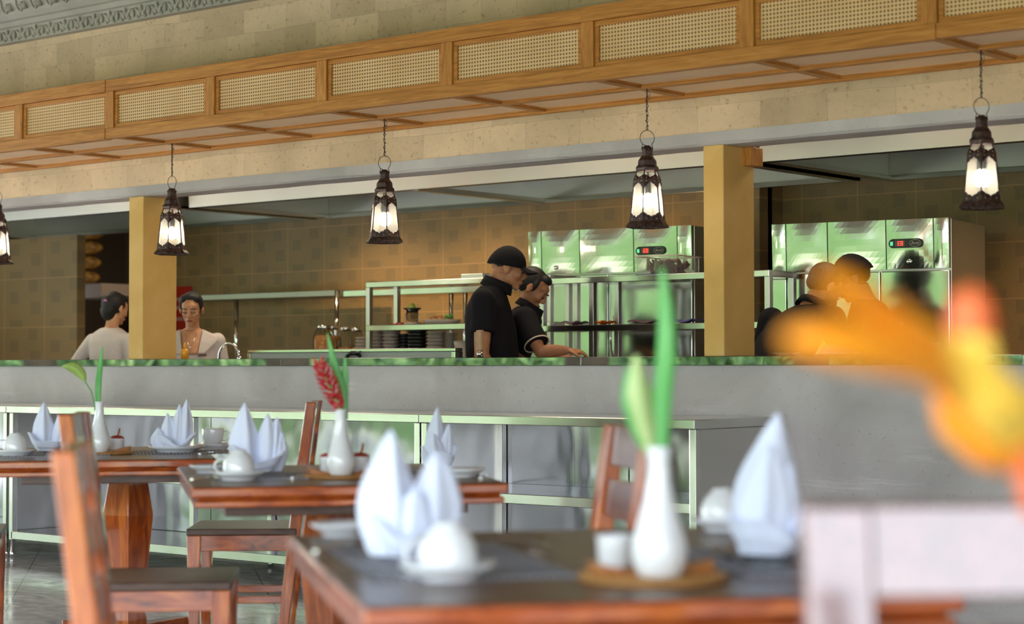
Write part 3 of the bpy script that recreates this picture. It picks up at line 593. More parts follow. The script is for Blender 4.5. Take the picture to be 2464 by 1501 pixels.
# --- near table
placemat(-.13, 3.42, R(14), 'grey placemat under the large blurred napkin on the nearest table', .34, .62)
placemat(.50, 3.42, R(12), 'grey placemat at the right of the nearest table, under the glass plate', .34, .50)
napkin(-.185, 3.44, TZ+.003, R(10), 'tall napkin in the centre foreground, behind the front upturned cup',
       [(-.030, .0, .228, .050, .05, -.01, .8, 12), (.032, .01, .190, .048, .10, .10, .7, -14), (.055, .03, .165, .040, .1, .14, .6, 10), (.004, -.012, .125, .044, .0, .03, .7, -4)], .066, .5, .05)
saucer(-.106, 3.135, 'saucer under the upturned cup at the front of the nearest table', .080)
cup(-.106, 3.135, TZ+.010, R(200), 'upturned cup at the front of the nearest table', s=1.05)
saucer(-.345, 3.93, 'side plate behind the tall napkin, at the far left of the nearest table', .072, name='side_plate', grp='white side plates')
fork(-.335, 3.62, TZ+.004, R(70), 'fork left of the tall napkin on the nearest table'); fork(-.215, 3.12, TZ+.004, R(8), 'knife lying before the front cup, at the left corner of the nearest table', 'knife')
fork(.02, 3.72, TZ+.004, R(-62), 'knife glinting on the placemat right of the front cup', 'knife')
tray(.230, 3.115, R(15), 'rattan tray under the front vase on the nearest table')
vase(.238, 3.09, 'front white vase on the nearest table', 1.02, TZ+.009)
pot(.172, 3.19, TZ+.013, 'lidless condiment pot left of the front vase', False, 1.15)
saucer(.455, 4.04, 'saucer under the upturned cup at the right back of the nearest table', .076)
cup(.445, 4.04, TZ+.010, R(20), 'upturned cup at the right back of the nearest table')
gp = NM('clear glass', (.95, .97, 1), .03); gp.b.inputs['Transmission Weight'].default_value = 1; gp.b.inputs['IOR'].default_value = 1.45; M['glass'] = gp.m
o = saucer(.452, 3.34, 'clear glass plate under the tall right napkin of the nearest table', .105, name='glass_plate', grp='plates'); o.data.materials[0] = M['glass']
napkin(.448, 3.36, TZ+.013, R(8), 'tall leaning napkin at the right of the nearest table, before the grey wall',
       [(.010, .02, .250, .056, .0, .07, .8, 4), (-.020, -.01, .20, .046, .03, .12, .7, -20), (.040, .01, .16, .044, .0, .04, .6, 24)], .066, .6, .055)
# --- middle table
placemat(-.72, 6.05, R(12), 'grey placemat at the left of the middle table', .44, .32)
placemat(-.315, 6.17, R(12), 'grey placemat at the right of the middle table', .34, .40)
saucer(-.843, 5.87, 'saucer under the upturned cup on the middle table', .085)
cup(-.843, 5.87, TZ+.010, R(190), 'upturned cup on the middle table', s=1.05)
napkin(-.825, 6.17, TZ+.003, R(8), 'napkin behind the upturned cup on the middle table',
       [(-.035, .0, .225, .045, .03, -.03, .8, 10), (.020, .01, .190, .038, .05, .06, .7, -12), (.045, .02, .178, .034, .06, .10, .7, 8), (.06, .02, .130, .026, .06, .14, .6, 0)], .075, .9, .05)
saucer(-.99, 6.25, 'side plate at the left back of the middle table', .07, name='side_plate', grp='white side plates')
fork(-.66, 5.93, TZ+.004, R(80), 'fork on the middle table between napkin and vase'); fork(-.935, 5.86, TZ+.004, R(65), 'knife at the left corner of the middle table', 'knife')
tray(-.535, 5.98, R(12), 'rattan tray under the vase of the red flower')
vase(-.537, 5.96, 'white vase holding the red flower', 1.0, TZ+.009)
pot(-.580, 6.03, TZ+.012, 'lidded condiment pot left of the red flower vase', s=1.1); pot(-.483, 6.05, TZ+.012, 'lidded condiment pot right of the red flower vase', s=1.1)
saucer(-.16, 6.02, 'side plate at the right end of the middle table', .075, name='side_plate', grp='white side plates')
napkin(-.243, 6.36, TZ+.003, R(10), 'narrow napkin at the right of the middle table, before the bench',
       [(-.005, .01, .205, .034, .02, .0, .9, 5), (-.02, -.02, .12, .038, .0, -.02, .8, -8), (.025, .0, .15, .026, .02, .05, .6, 20)], .056, .4, .055)
fork(-.09, 5.93, TZ+.004, R(85), 'fork at the right end of the middle table')
# --- left table
placemat(-1.80, 7.50, R(12), 'grey placemat at the left of the far left table', .42, .32)
placemat(-1.33, 7.72, R(12), 'grey placemat under the right plate of the far left table', .42, .34)
saucer(-1.945, 7.45, 'saucer under the upturned cup at the left edge', .085)
cup(-1.945, 7.45, TZ+.010, R(200), 'upturned cup at the left edge on the far left table')
napkin(-1.885, 7.72, TZ+.003, R(6), 'napkin at the far left behind the upturned cup',
       [(-.015, .0, .200, .040, .0, .0, .8, 8), (.03, .01, .145, .028, .02, .08, .7, -8), (.045, .02, .130, .026, .04, .12, .6, 8)], .068, .8, .048)
fork(-1.76, 7.6, TZ+.006, R(40), 'fork between the left napkin and the dark chair back')
vase(-1.640, 7.56, 'white vase holding the green leaf and yellow green flower', .98, TZ+.009)
tray(-1.63, 7.60, R(12), 'rattan tray under the leaf vase on the far left table')
pot(-1.655, 7.72, TZ+.012, 'condiment pot behind the leaf vase'); pot(-1.590, 7.66, TZ+.012, 'condiment pot with dark red lid right of the leaf vase', s=1.05)
saucer(-1.365, 7.74, 'dinner plate under the napkin on the far left table', .115, name='dinner_plate', grp='plates')
napkin(-1.375, 7.76, TZ+.012, R(4), 'fan shaped napkin on a plate at the right of the far left table',
       [(.035, .0, .200, .030, .02, .06, .8, 6), (.005, .0, .180, .030, .01, .07, .8, -8), (-.03, .0, .145, .034, .0, .0, .7, -12), (-.06, -.01, .085, .034, .0, -.06, .6, 0)], .070, 1.0, .035)
saucer(-1.245, 7.98, 'saucer with upright cup behind the fan shaped napkin', .075); cup(-1.255, 7.98, TZ+.011, R(0), 'upright cup half hidden behind the fan shaped napkin', True)
fork(-1.21, 7.55, TZ+.004, R(80), 'fork at the right end of the far left table')
# ---------------------------------------------------------------- flowers and leaves
def P(x, y, d): return atD(x, y, d)
def blade(name, pts, w, mat, label, cat, fold=.25, grp=None, dz=0):
    """long leaf; pts = (x px, y px, depth) from base to tip, w = half widths in m"""
    Q = [P(*p) for p in pts]; t = thing(name, label, cat, Q[0], 0, grp); mb = MB(); n = 18
    def at(v):
        f = v*(len(Q)-1); i = min(int(f), len(Q)-2); a = f-i; p0, p1, p2, p3 = Q[max(i-1, 0)], Q[i], Q[i+1], Q[min(i+2, len(Q)-1)]
        ww = w[i]*(1-a)+w[i+1]*a
        return .5*((2*p1)+(p2-p0)*a+(2*p0-5*p1+4*p2-p3)*a*a+(3*p1-p0-3*p2+p3)*a**3), ww
    def fn(u, v):
        c, ww = at(v); c2, _ = at(min(v+.02, 1)); c1, _ = at(max(v-.02, 0)); tg = (c2-c1).normalized(); sd = tg.cross(FH).normalized(); nn = sd.cross(tg)
        s = u*2-1; return c+sd*s*ww+nn*(abs(s)*fold*ww)
    mb.grid(fn, 6, n); mb.build('blade', mat, t, world=True, smooth=True, solid=.0012); return t
blade('leaf_blade', [(237, 990, 7.56), (236, 930, 7.56), (241, 880, 7.55), (247, 832, 7.54)], [.008, .013, .010, .001], M['leaf'], 'upright green leaf in the vase on the far left table', 'leaf', grp='upright leaves in the vases')
t = blade('anthurium_flower', [(204, 918, 7.50), (194, 900, 7.49), (175, 884, 7.48), (149, 881, 7.47)], [.004, .020, .022, .001], M['spathe'], 'drooping yellow green flower leaning left from the leaf vase', 'flower', .7)
MB().tube([P(229, 990, 7.56), P(226, 965, 7.55), P(219, 940, 7.53), P(204, 917, 7.50)], .0026, 8).build('stem', M['leaf'], t, world=True, smooth=True)
blade('leaf_blade', [(829, 1010, 5.97), (825, 950, 5.97), (806, 880, 5.96), (787, 800, 5.95)], [.010, .015, .013, .001], M['leaf'], 'tall green leaf behind the red flower', 'leaf', grp='upright leaves in the vases')
blade('leaf_blade', [(824, 1010, 5.98), (826, 950, 5.98), (829, 905, 5.98), (831, 858, 5.98)], [.010, .016, .013, .001], M['leaf'], 'short green leaf right of the red flower', 'leaf', grp='upright leaves in the vases')
t = thing('ginger_flower', 'red torch ginger flower leaning left in the middle vase', 'flower', P(820, 1000, 5.95))
A_, B_ = P(821, 990, 5.95), P(771, 878, 5.93); MB().tube([P(822, 1020, 5.96), A_, B_], [.004, .006, .003], 8).build('stem', M['leaf'], t, world=True, smooth=True)
ax = (B_-A_); axn = ax.normalized(); sd1 = axn.cross(FH).normalized(); sd2 = axn.cross(sd1); bm_ = MB(); q = random.Random(5)
for i in range(74):
    v = i/73; a = i*2.4; rad = .031*(math.sin(.35+v*2.45))**.9+.004; dirn = (sd1*math.cos(a)+sd2*math.sin(a)); c = A_+ax*v; L = rad*1.15+.008
    tip = c+dirn*rad+axn*(.020+.012*q.random()); base_ = c+dirn*.003; mid = (base_+tip)/2+dirn*.006; sd = axn.cross(dirn)*.0075
    bm_.add([base_, mid-sd, tip, mid+sd, mid+dirn*.004], [(0, 1, 4), (1, 2, 4), (2, 3, 4), (3, 0, 4), (0, 3, 2, 1)])
bm_.build('bracts', M['red'], t, world=True)
blade('leaf_blade', [(1588, 1110, 3.09), (1590, 1000, 3.09), (1603, 860, 3.08), (1602, 740, 3.08), (1592, 640, 3.08)], [.012, .0165, .0155, .012, .001], M['leaf'], 'tall blurred green leaf in the front vase', 'leaf', grp='upright leaves in the vases')
t = blade('calla_bud', [(1572, 1100, 3.09), (1558, 1040, 3.08), (1540, 950, 3.07), (1532, 855, 3.07)], [.007, .015, .021, .004], M['pale'], 'pale green bud left of the tall leaf in the front vase', 'flower bud', .9)
blade('curled_leaf', [(1574, 1100, 3.10), (1546, 1040, 3.12), (1520, 960, 3.12), (1512, 880, 3.12)], [.006, .016, .017, .002], M['leaf'], 'darker curled leaf behind the pale bud in the front vase', 'leaf', .6)
# heliconia at the right edge
t = thing('heliconia_flower', 'large blurred orange and yellow flower at the right edge', 'flower', P(2475, 1210, 1.4))
def bract(pts, rad, mat, fl=.55):
    pts = [(a, b, 1.4+(c-2.18)*.8) for a, b, c in pts]; rad = [q*.66 for q in rad]
    MB().tube([P(*p) for p in pts], rad, 14, flat=fl, up=FH).build('bract', mat, t, world=True, smooth=True)
bract([(2350, 930, 2.14), (2250, 840, 2.02), (2130, 755, 1.92), (2040, 700, 1.84), (1975, 660, 1.80)], [.014, .018, .017, .013, .004], M['orange'])
bract([(2340, 960, 2.14), (2250, 890, 2.0), (2150, 855, 1.9), (2020, 822, 1.82), (1895, 812, 1.78)], [.014, .018, .020, .021, .008], M['orange'])
bract([(2470, 1010, 2.12), (2370, 940, 2.10), (2290, 870, 2.05), (2200, 790, 2.0), (2130, 740, 1.96)], [.030, .030, .022, .015, .005], M['yellow'])
bract([(2350, 930, 2.18), (2345, 850, 2.18), (2335, 800, 2.18)], [.018, .025, .022], M['yellow'])
bract([(2340, 840, 2.18), (2336, 770, 2.18), (2335, 715, 2.18), (2338, 690, 2.18)], [.020, .026, .020, .005], M['redor'])
bract([(2300, 830, 2.17), (2345, 900, 2.18), (2400, 980, 2.18), (2470, 1080, 2.19)], [.014, .030, .034, .024], M['yellow'])
bract([(2262, 920, 2.21), (2300, 1010, 2.22), (2370, 1070, 2.22), (2470, 1110, 2.22)], [.012, .024, .026, .020], M['orange'])
MB().tube([P(2850, 1400, 1.42), P(2600, 1330, 1.41), P(2485, 1215, 1.40), P(2462, 1080, 1.40)], [.005, .006, .008, .009], 10).build('stem', M['redor'], t, world=True, smooth=True)
vase(.503, 1.42, 'white vase of the orange flower, beyond the right edge of the photo', 1.0)
# ---------------------------------------------------------------- kitchen equipment
def kth(name, label, cat, pts_loc, group=None): return thing(name, label, cat, pts_loc, 0, group)
def sub(parent, o): return o
# refrigerators
def fridge(label, xl, xr, y, top, split, rz, cuts, disp, lockx, lower):
    Wd = xr-xl; t = thing('refrigerator', label, 'refrigerator', (xl, y, 0), rz, 'stainless kitchen refrigerators'); D = .68; ms = M['steel_mirror']
    MB().box(0, Wd, .03, D, .12, top).build('cabinet', M['steel_brushed'], t, bevel=.003)
    for a in (.06, Wd-.10):
        for b in (.08, D-.10): MB().lathe([(.02, 0), (.02, .12)], 12, c=(a, b, 0)).build('foot', M['black'], t)
    cs = [0]+[c*Wd for c in cuts]+[Wd]
    for a, b in zip(cs[:-1], cs[1:]):
        w_ = b-a; z0, z1 = split+.006, top
        def fn(u, v): bul = math.sin(math.pi*u)*math.sin(math.pi*v); return Vector((a+.003+(w_-.006)*u, -.0045-.006*bul-.010*v, z0+(z1-z0)*v))
        m_ = MB().grid(fn, 10, 8); n0 = len(m_.v)
        m_.box(a+.003, b-.003, -.004, .028, z0, z1); m_.build('upper_panel', ms, t, smooth=False).rotation_euler = (0, 0, 0)
    ls = [0]+[c*Wd for c in lower]+[Wd]
    for a, b in zip(ls[:-1], ls[1:]):
        if b-a > .1:
            for z0, z1 in ((.16, .86), (.87, split-.006)):
                dr = MB().box(a+.003, b-.003, -.006, .028, z0, z1).build('door', ms, t, bevel=.004)
                MB().tube([(a+.04, -.006, (z0+z1)/2-.14), (a+.035, -.04, (z0+z1)/2-.07), (a+.035, -.045, (z0+z1)/2), (a+.035, -.04, (z0+z1)/2+.07), (a+.04, -.006, (z0+z1)/2+.14)], .007, 8).build('handle', M['chrome'], dr, smooth=True)
        else: MB().box(a+.003, b-.003, -.006, .028, .16, split-.006).build('door_stile', ms, t, bevel=.003)
    # control panel with lights and oval logo
    dx, dz, dw, dh = disp; cp = MB(); h = dh/2
    pl = [(dw/2-h+h*math.cos(a), h*math.sin(a)) for a in [math.pi*(i/10-.5) for i in range(11)]]+[(-dw/2+h+h*math.cos(a), h*math.sin(a)) for a in [math.pi*(i/10+.5) for i in range(11)]]
    Mx = Matrix.Translation((dx, -.018, dz)) @ Matrix.Rotation(R(90), 4, 'X')
    cp.prism(pl, .006, Mx); c_ = cp.build('control_panel', M['black'], t)
    Y = -.026
    MB().box(dx-dw*.45, dx-dw*.37, Y, Y+.004, dz-h*.45, dz+h*.4).build('green_switch', M['green_led'], c_)
    MB().box(dx-dw*.31, dx-dw*.03, Y+.001, Y+.004, dz-h*.62, dz+h*.62).build('display_window', flat('grey display', (.10, .10, .08), .3), c_)
    sg = MB()
    for q, on in ((0, '1101101'), (1, '1111111')):
        ox = dx-dw*.22+q*dw*.085; a, b = dw*.05, h*.42
        seg = [(0, a, b, b), (0, 0, 0, b), (a, a, 0, b), (0, a, 0, 0), (0, 0, -b, 0), (a, a, -b, 0), (0, a, -b, -b)]
        for k, (x0, x1, z0, z1) in enumerate(seg):
            if on[k] == '1': sg.box(ox+x0-.0012, ox+x1+.0012, Y-.001, Y+.001, dz+z0-.0012, dz+z1+.0012)
    sg.build('red_digits', M['red_led'], c_)
    og = MB(); pts = []
    for i in range(41):
        a = i/40*2*math.pi+1.2; k = 1+.06*i/40; pts.append((dx+dw*.27+math.cos(a)*dw*.155*k, Y+.003, dz+math.sin(a)*h*.72*k))
    og.tube(pts, .0016, 6); og.build('oval_logo_ring', M['logo'], c_)
    tx = bpy.data.curves.new('logo_text', 'FONT'); tx.body = 'Arm'; tx.size = h*1.0; tx.align_x = 'CENTER'; tx.align_y = 'CENTER'; tx.shear = .3; tx.extrude = .0006
    t0 = bpy.data.objects.new('logo_text', tx); COL.objects.link(t0); dg = bpy.context.evaluated_depsgraph_get(); tm = bpy.data.meshes.new_from_object(t0.evaluated_get(dg)); bpy.data.objects.remove(t0, do_unlink=True); to = bpy.data.objects.new('logo_text', tm); COL.objects.link(to); to.parent = c_; to.location = (dx+dw*.27, Y, dz); to.rotation_euler = (R(90), 0, 0); tm.materials.clear(); tm.materials.append(M['logo'])
    lk = MB().lathe([(.013, 0), (.013, .006), (.008, .008), (.003, .006)], 16, M=Matrix.Translation((lockx, -.012, split+.045)) @ Matrix.Rotation(R(90), 4, 'X')); lk.build('lock', M['chrome'], t)
    return t
rzf = R(10)
f1 = fridge('refrigerator left of the large ochre column, green reflections on its doors', -7.56, -6.43, 9.34, 1.945, 1.668, rzf, (.085, .325, .655, .915), (.86, 1.80, .20, .052), .20, (.085, .5))
f2 = fridge('refrigerator at right behind the orange flower, its dark side showing', -5.63, -4.62, 9.12, 1.885, 1.612, rzf, (.085, .325, .655, .915), (.775, 1.755, .19, .050), .79, (.085, .62))
# two green stickers on the left refrigerator door
st = thing('green_sticker', 'square green sticker with a white cross sign on the left refrigerator', 'sticker', atY(1334, 702, 9.30), rzf)
gs = flat('green sticker', (.01, .13, .05), .5); MB().box(-.018, .018, -.042, -.040, -.035, .035).build('sheet', gs, st)
c_ = MB(); c_.tube([(.009*math.cos(a), -.043, .014*math.sin(a)) for a in [i*math.pi/4 for i in range(9)]], .0012, 5)
for a in range(4): c_.box(-.0008, .0008, -.0436, -.0424, .014, .024, Matrix.Rotation(a*math.pi/2, 4, 'Y'))
c_.build('cross_sign', M['logo'], st)
st = thing('green_sticker', 'pale green sticker above the green cross sign sticker', 'sticker', atY(1334, 690, 9.30), rzf); MB().box(-.016, .016, -.042, -.040, -.018, .018).build('sheet', flat('pale green sticker', (.08, .30, .12), .5), st)
# racks
def rack(label, x0, x1, y0, y1, shelves, posts, z0=.0, pw=.017, grp='stainless kitchen racks', th=.036, name='steel_rack'):
    t = thing(name, label, 'rack', ((x0+x1)/2, (y0+y1)/2, z0), 0, grp); ms = M['steel']
    for z in shelves: MB().box(x0+.001, x1-.001, y0-.004, y1, z-th, z).build('shelf', ms, t, world=True, bevel=.003)
    for x in posts:
        for y in (y0+pw, y1-pw): MB().box(x-pw, x+pw, y-pw, y+pw, z0, max(shelves)-.002 if x not in (posts[0], posts[-1]) else max(shelves)+.001).build('post', M['steel_brushed'], t, world=True, bevel=.002)
    return t
rack('steel rack behind the two cooks in black, beside the left refrigerator', -7.045, -5.45, 8.80, 9.08, (.5, 1.336, 1.615), (-7.028, -6.66, -5.467))
rack('open steel shelf holding the juicer and the stacked bowls', -8.66, -7.12, 9.00, 9.30, (1.125, 1.365, 1.648), (-8.645, -7.135), .935)
def wallrack(label, x0, x1, y0, y1, z, poles):
    t = thing('pole_shelf', label, 'shelf', ((x0+x1)/2, y1, .935), 0, 'wall shelves on round poles')
    MB().box(x0, x1, y0, y1, z-.042, z).build('shelf', M['steel_dull'], t, world=True, bevel=.003)
    MB().box(x0, -8.72, 9.12, 9.56, 1.10, 1.12).build('lower_shelf', M['steel'], t, world=True, bevel=.003)
    for s in (x0+.03, -10.2, -8.75): MB().box(s-.015, s+.015, 9.14, 9.17, .935, 1.10).build('short_leg', M['steel'], t, world=True)
    for x, y in poles: MB().lathe([(.017, .935), (.017, z+.0)], 14, c=(x, y, 0)).build('pole', M['chrome'], t, world=True, smooth=True)
    return t
wallrack('long wall shelf on round poles over the jars', -11.25, -9.60, 9.72, 10.1, 1.645, ((-10.90, 9.9), (-9.62, 9.70)))
def wallrack2(label, x0, x1, y0, y1, z, poles):
    t = thing('pole_shelf', label, 'shelf', ((x0+x1)/2, y1, .935), 0, 'wall shelves on round poles')
    MB().box(x0, x1, y0, y1, z-.042, z).build('shelf', M['steel'], t, world=True, bevel=.003)
    for x, y in poles: MB().lathe([(.017, .935), (.017, z+.0)], 14, c=(x, y, 0)).build('pole', M['chrome'], t, world=True, smooth=True)
wallrack2('wall shelf on round poles behind the juicer', -9.50, -7.76, 9.62, 10.0, 1.632, ((-9.52, 9.60), (-8.75, 9.95), (-8.62, 9.95)))
# counters
def counter(label, x0, x1, y0, y1, z, name='steel_counter'):
    t = thing(name, label, 'counter', ((x0+x1)/2, (y0+y1)/2, 0), 0, 'stainless kitchen counters')
    MB().box(x0, x1, y0, y1, z-.04, z).build('worktop', M['steel'], t, world=True, bevel=.003)
    MB().box(x0+.02, x1-.02, y0+.03, y1-.01, .10, z-.041).build('cabinet', M['steel_brushed'], t, world=True)
    MB().box(x0+.05, x1-.05, y0+.08, y1-.05, 0, .10).build('plinth', M['black'], t, world=True); return t
counter('back counter carrying the bowls and jars under the wall shelves', -11.2, -7.75, 8.86, 10.1, .935)
counter('front counter with the arched tap, close behind the serving ledge', -9.6, -8.55, 7.72, 8.0, .92)
t = thing('preparation_unit', 'low stainless unit with a raised pale back just behind the serving ledge', 'kitchen unit', (-7.6, 7.9, 0), 0)
x0, x1 = -8.41, -6.79
MB().box(x0, x1, 7.75, 7.77, .9, 1.188).build('back_sheet', flat('pale grey painted sheet', (.42, .45, .42), .35), t, world=True)
MB().box(x0-.012, x1+.012, 7.738, 7.80, 1.178, 1.196).build('top_rim', M['steel'], t, world=True, bevel=.003)
for x in (x0, x1): MB().box(x-.014, x+.014, 7.736, 7.80, .9, 1.1775).build('end_post', M['steel'], t, world=True, bevel=.003)
MB().box(x0, x1, 7.80, 8.02, 0, 1.0).build('cabinet', M['steel_brushed'], t, world=True)
hz = MB().tube([atY(832, 862, 7.73), atY(838, 853, 7.71), atY(846, 849, 7.70), atY(860, 850, 7.72), atY(866, 856, 7.75)], [.010, .012, .013, .013, .012], 12)
hz.build('black_hose', M['black'], t, world=True, smooth=True)
# tap
t = thing('arched_tap', 'chrome arched tap beside the woman facing the camera', 'tap', atY(527, 900, 7.86))
t.location.z = .92; t.matrix_basis = Matrix.Translation(t.location)
a, b = atY(527, 862, 7.86), atY(576, 862, 7.86); pts = [Vector((a.x, a.y, .921))]
for i in range(15): q = math.pi*i/14; pts.append(Vector((a.x+(b.x-a.x)*(1-math.cos(q))/2, 7.86, 1.155+.085*math.sin(q))))
MB().tube(pts, .0075, 10).build('spout', M['chrome'], t, world=True, smooth=True); MB().tube([pts[-1]+Vector((0, 0, .012)), pts[-1]-Vector((0, 0, .03))], .014, 12).build('nozzle', M['chrome'], t, world=True, smooth=True)
MB().lathe([(.02, .9205), (.02, .95), (.012, .96)], 14, c=(a.x, 7.86, 0)).build('base_collar', M['chrome'], t, world=True, smooth=True)
# jars
pick = NM('pickled orange pieces', rough=.4); pick.col(pick.ramp(pick.n('ShaderNodeTexVoronoi', {'Vector': pick.obj(), 'Scale': 38}).outputs['Distance'], [(.1, (.72, .40, .14)), (.5, (.45, .18, .05))])); pick = pick.m
jg = NM('jar glass', (.9, .9, .86), .04); jg.b.inputs['Transmission Weight'].default_value = 1; jg.b.inputs['IOR'].default_value = 1.12; jg = jg.m
def jar(x, y, Y, r, h, label, two=False, fill=.85):
    p = atY(x, y, Y); t = thing('glass_jar', label, 'jar', (p.x, Y, 1.1205), 0, 'glass storage jars'); z0 = .0; H = p.z-1.1205
    MB().lathe([(.001, 0), (r*.9, 0), (r, .02), (r, H*.76), (r*.80, H*.88), (r*.62, H*.91), (r*.62, H*.93), (r*.58, H*.93), (r*.58, H*.90), (r*.95, H*.75), (r*.95, .025), (.001, .012)], 28, cap=False).build('glass_body', jg, t, smooth=True)
    f = MB().lathe([(.001, .014), (r*.88, .016), (r*.92, .05), (r*.92, H*fill*.8), (r*.7, H*fill*.88), (.001, H*fill*.9)], 20); f.build('contents', pick, t, smooth=True)
    MB().lathe([(r*.66, H*.90), (r*.66, H), (r*.6, H+.004), (.001, H+.004)], 24).build('lid', M['chrome'], t, smooth=True)
jar(780, 784, 9.25, .075, 0, 'large glass jar with grey lid full of orange snacks, left one'); jar(797, 785, 9.48, .072, 0, 'large jar standing close behind the front orange jar')
jar(832, 788, 9.5, .060, 0, 'smaller jar half filled, left of the round poles', fill=.5); jar(858, 790, 9.45, .055, 0, 'smaller jar seen between the poles and the rack post', fill=.5)
# bowl stacks
def dish(name, r, h, mat, label, loc, grp, plate=False):
    pr = [(.001, 0), (r*.45, 0), (r*.5, .004), (r*.92, h*.8), (r, h), (r*.97, h), (r*.86, h*.75), (r*.42, .008), (.001, .008)]
    o = MB().lathe(pr, 28, cap=False).build(name, mat, smooth=True); o.location = loc; return tag(o, label, 'plate' if plate else 'bowl', grp)
b1 = flat('taupe glazed bowl', (.33, .28, .24), .4); b2 = flat('black glazed bowl', (.02, .022, .022), .25); b3 = flat('cream plate', (.50, .44, .38), .35)
pz = lambda x, Y: atY(x, 838, Y)
def stack(x, Y, r, h, step, n, mat, label, grp, plate=False, z=1.1263):
    p = atY(x, 838, Y); o0 = dish('plate' if plate else 'bowl', r, h, mat, label, (p.x, Y, z), grp, plate)
    if n > 3: o0['label'] = 'lowest '+label
    OR = ['', 'second', 'third', 'fourth', 'fifth', 'sixth', 'seventh', 'eighth', 'ninth']
    for i in range(1, n):
        c = o0.copy(); COL.objects.link(c); c.location = (p.x, Y, z+i*step); c['label'] = label if plate else ('topmost '+label if i == n-1 else label+', '+OR[i]+' from below')
    if plate: o0['label'] = label
stack(872, 9.26, .050, .040, .022, 7, b1, 'small taupe bowl in the stack left of the rack post', 'small taupe bowls', z=1.1205)
stack(907, 9.15, .060, .042, .023, 8, b1, 'taupe bowl in the stack just inside the rack post', 'taupe bowls inside the post')
stack(940, 9.10, .058, .042, .023, 8, b1, 'taupe bowl in the second stack, left of the inner post', 'taupe bowls, second stack')
stack(972, 9.17, .048, .036, .021, 8, b2, 'dark bowl in the narrow stack right of the inner post', 'dark bowls in the narrow stack')
stack(1004, 9.12, .070, .045, .023, 8, b2, 'black glossy bowl in the wide dark stack', 'black bowls in the wide stack')
stack(1051, 9.12, .066, .050, .024, 7, b1, 'wide taupe bowl in the stack beside the thin plates', 'wide taupe bowls')
stack(1085, 9.14, .048, .009, .0083, 22, b3, 'thin cream plate in the tall plate stack near the cook', 'thin cream plates', True)
p = atY(1112, 838, 9.1); o = dish('bowl', .055, .13, b3, 'deep cream bowl right of the tall plate stack', (p.x, 9.1, 1.18), None); o.location.z = 1.1263
# things on the middle shelf
SZ = 1.3655
p = atY(992, 778, 9.12); t = thing('citrus_juicer', 'manual citrus juicer with green cone on the middle rack shelf', 'juicer', (p.x, 9.12, SZ))
MB().lathe([(.001, 0), (.052, 0), (.056, .012), (.05, .016), (.001, .016)], 28, cap=False).build('saucer_base', b1, t, smooth=True)
MB().lathe([(.001, .017), (.040, .017), (.044, .03), (.044, .075), (.040, .08), (.037, .078), (.037, .03), (.001, .024)], 28, cap=False).build('glass_cup', jg, t, smooth=True)
MB().lathe([(.038, .081), (.040, .095), (.058, .105), (.060, .110), (.034, .110), (.001, .104)], 28).build('black_strainer', M['black'], t, smooth=True)
MB().lathe([(.022, .111), (.020, .125), (.012, .138), (.001, .143)], 9).build('green_cone', flat('lime green plastic', (.40, .55, .05), .4), t)
p = atY(1063, 777, 9.12); t = thing('food_plate', 'grey plate heaped with brown snacks and a green garnish', 'plate of food', (p.x, 9.12, SZ))
MB().lathe([(.001, 0), (.10, 0), (.128, .030), (.124, .030), (.098, .008), (.001, .008)], 36, cap=False).build('plate', b1, t, smooth=True)
fd = MB(); q = random.Random(2)
for i in range(60): fd.ball((q.gauss(-.02, .035), q.gauss(0, .03), .018+q.random()*.030), (.016, .010, .006), 8, rot=(q.random()*3, q.random()*3, 0))
tag(fd.build('fried_snacks', pick, t, smooth=True), kind='stuff')
gm_ = MB()
for i in range(16): gm_.ball((.07+q.gauss(0, .014), q.gauss(0, .014), .03+q.random()*.03), (.012, .004, .010), 6, rot=(q.random()*3, q.random()*3, 0))
tag(gm_.build('green_garnish', M['leaf'], t, smooth=True), kind='stuff')
p = atY(955, 778, 9.1); o = MB().tube([(-.05, 0, .006), (-.01, 0, .006)], .005, 8).tube([(0, 0, .008), (.05, 0, .008)], .010, 8).build('kitchen_tool', M['red_lid'], smooth=True); o.location = (p.x, 9.1, SZ); tag(o, 'small red handled tool lying left of the juicer', 'kitchen tool')
# digital scale or ticket holder at the top shelf near the cook
p = atY(1140, 676, 9.05); t = thing('ticket_rail', 'small pale metal box on the top rack shelf behind the cook', 'box', (p.x, 9.08, 1.649)); MB().box(-.09, .09, -.05, .05, 0, .028).build('lid', M['steel_brushed'], t, bevel=.003); t['category'] = 'box'
# clear box of purple leaves on a blue cloth
p = atY(1608, 654, 8.96); t = thing('clear_box', 'clear plastic box of purple leaves on top of the right steel rack', 'storage box', (p.x, 8.96, 1.6175), R(8))
A, B_ = .125, .14; pl = NM('clear plastic', (.93, .92, .90), .08); pl.b.inputs['Transmission Weight'].default_value = .95; pl.b.inputs['IOR'].default_value = 1.08; pl = pl.m
bx = MB()
for s in (-1, 1): bx.box(s*A-.0015, s*A+.0015, -B_, B_, .002, .10); bx.box(-A, A, s*B_-.0015, s*B_+.0015, .002, .10)
bx.box(-A, A, -B_, B_, .002, .005); bx.build('walls', pl, t); fb = MB(); frame_rect(fb, -A-.014, A+.014, -B_-.014, B_+.014, .018, lambda m_, p_, q_, r_, s: m_.box(p_, q_, r_, s, .100, .106)); fb.build('rim', flat('milky plastic rim', (.60, .50, .40), .4), t)
ln = MB()
for i in range(90): ln.ball((q.uniform(-.09, .09), q.uniform(-.11, .11), .012+q.random()*.065), (.022, .012, .006), 8, rot=(q.random()*3, q.random()*3, 0))
tag(ln.build('purple_leaves', flat('purple leaves', (.085, .02, .03), .5), t, smooth=True), kind='stuff')
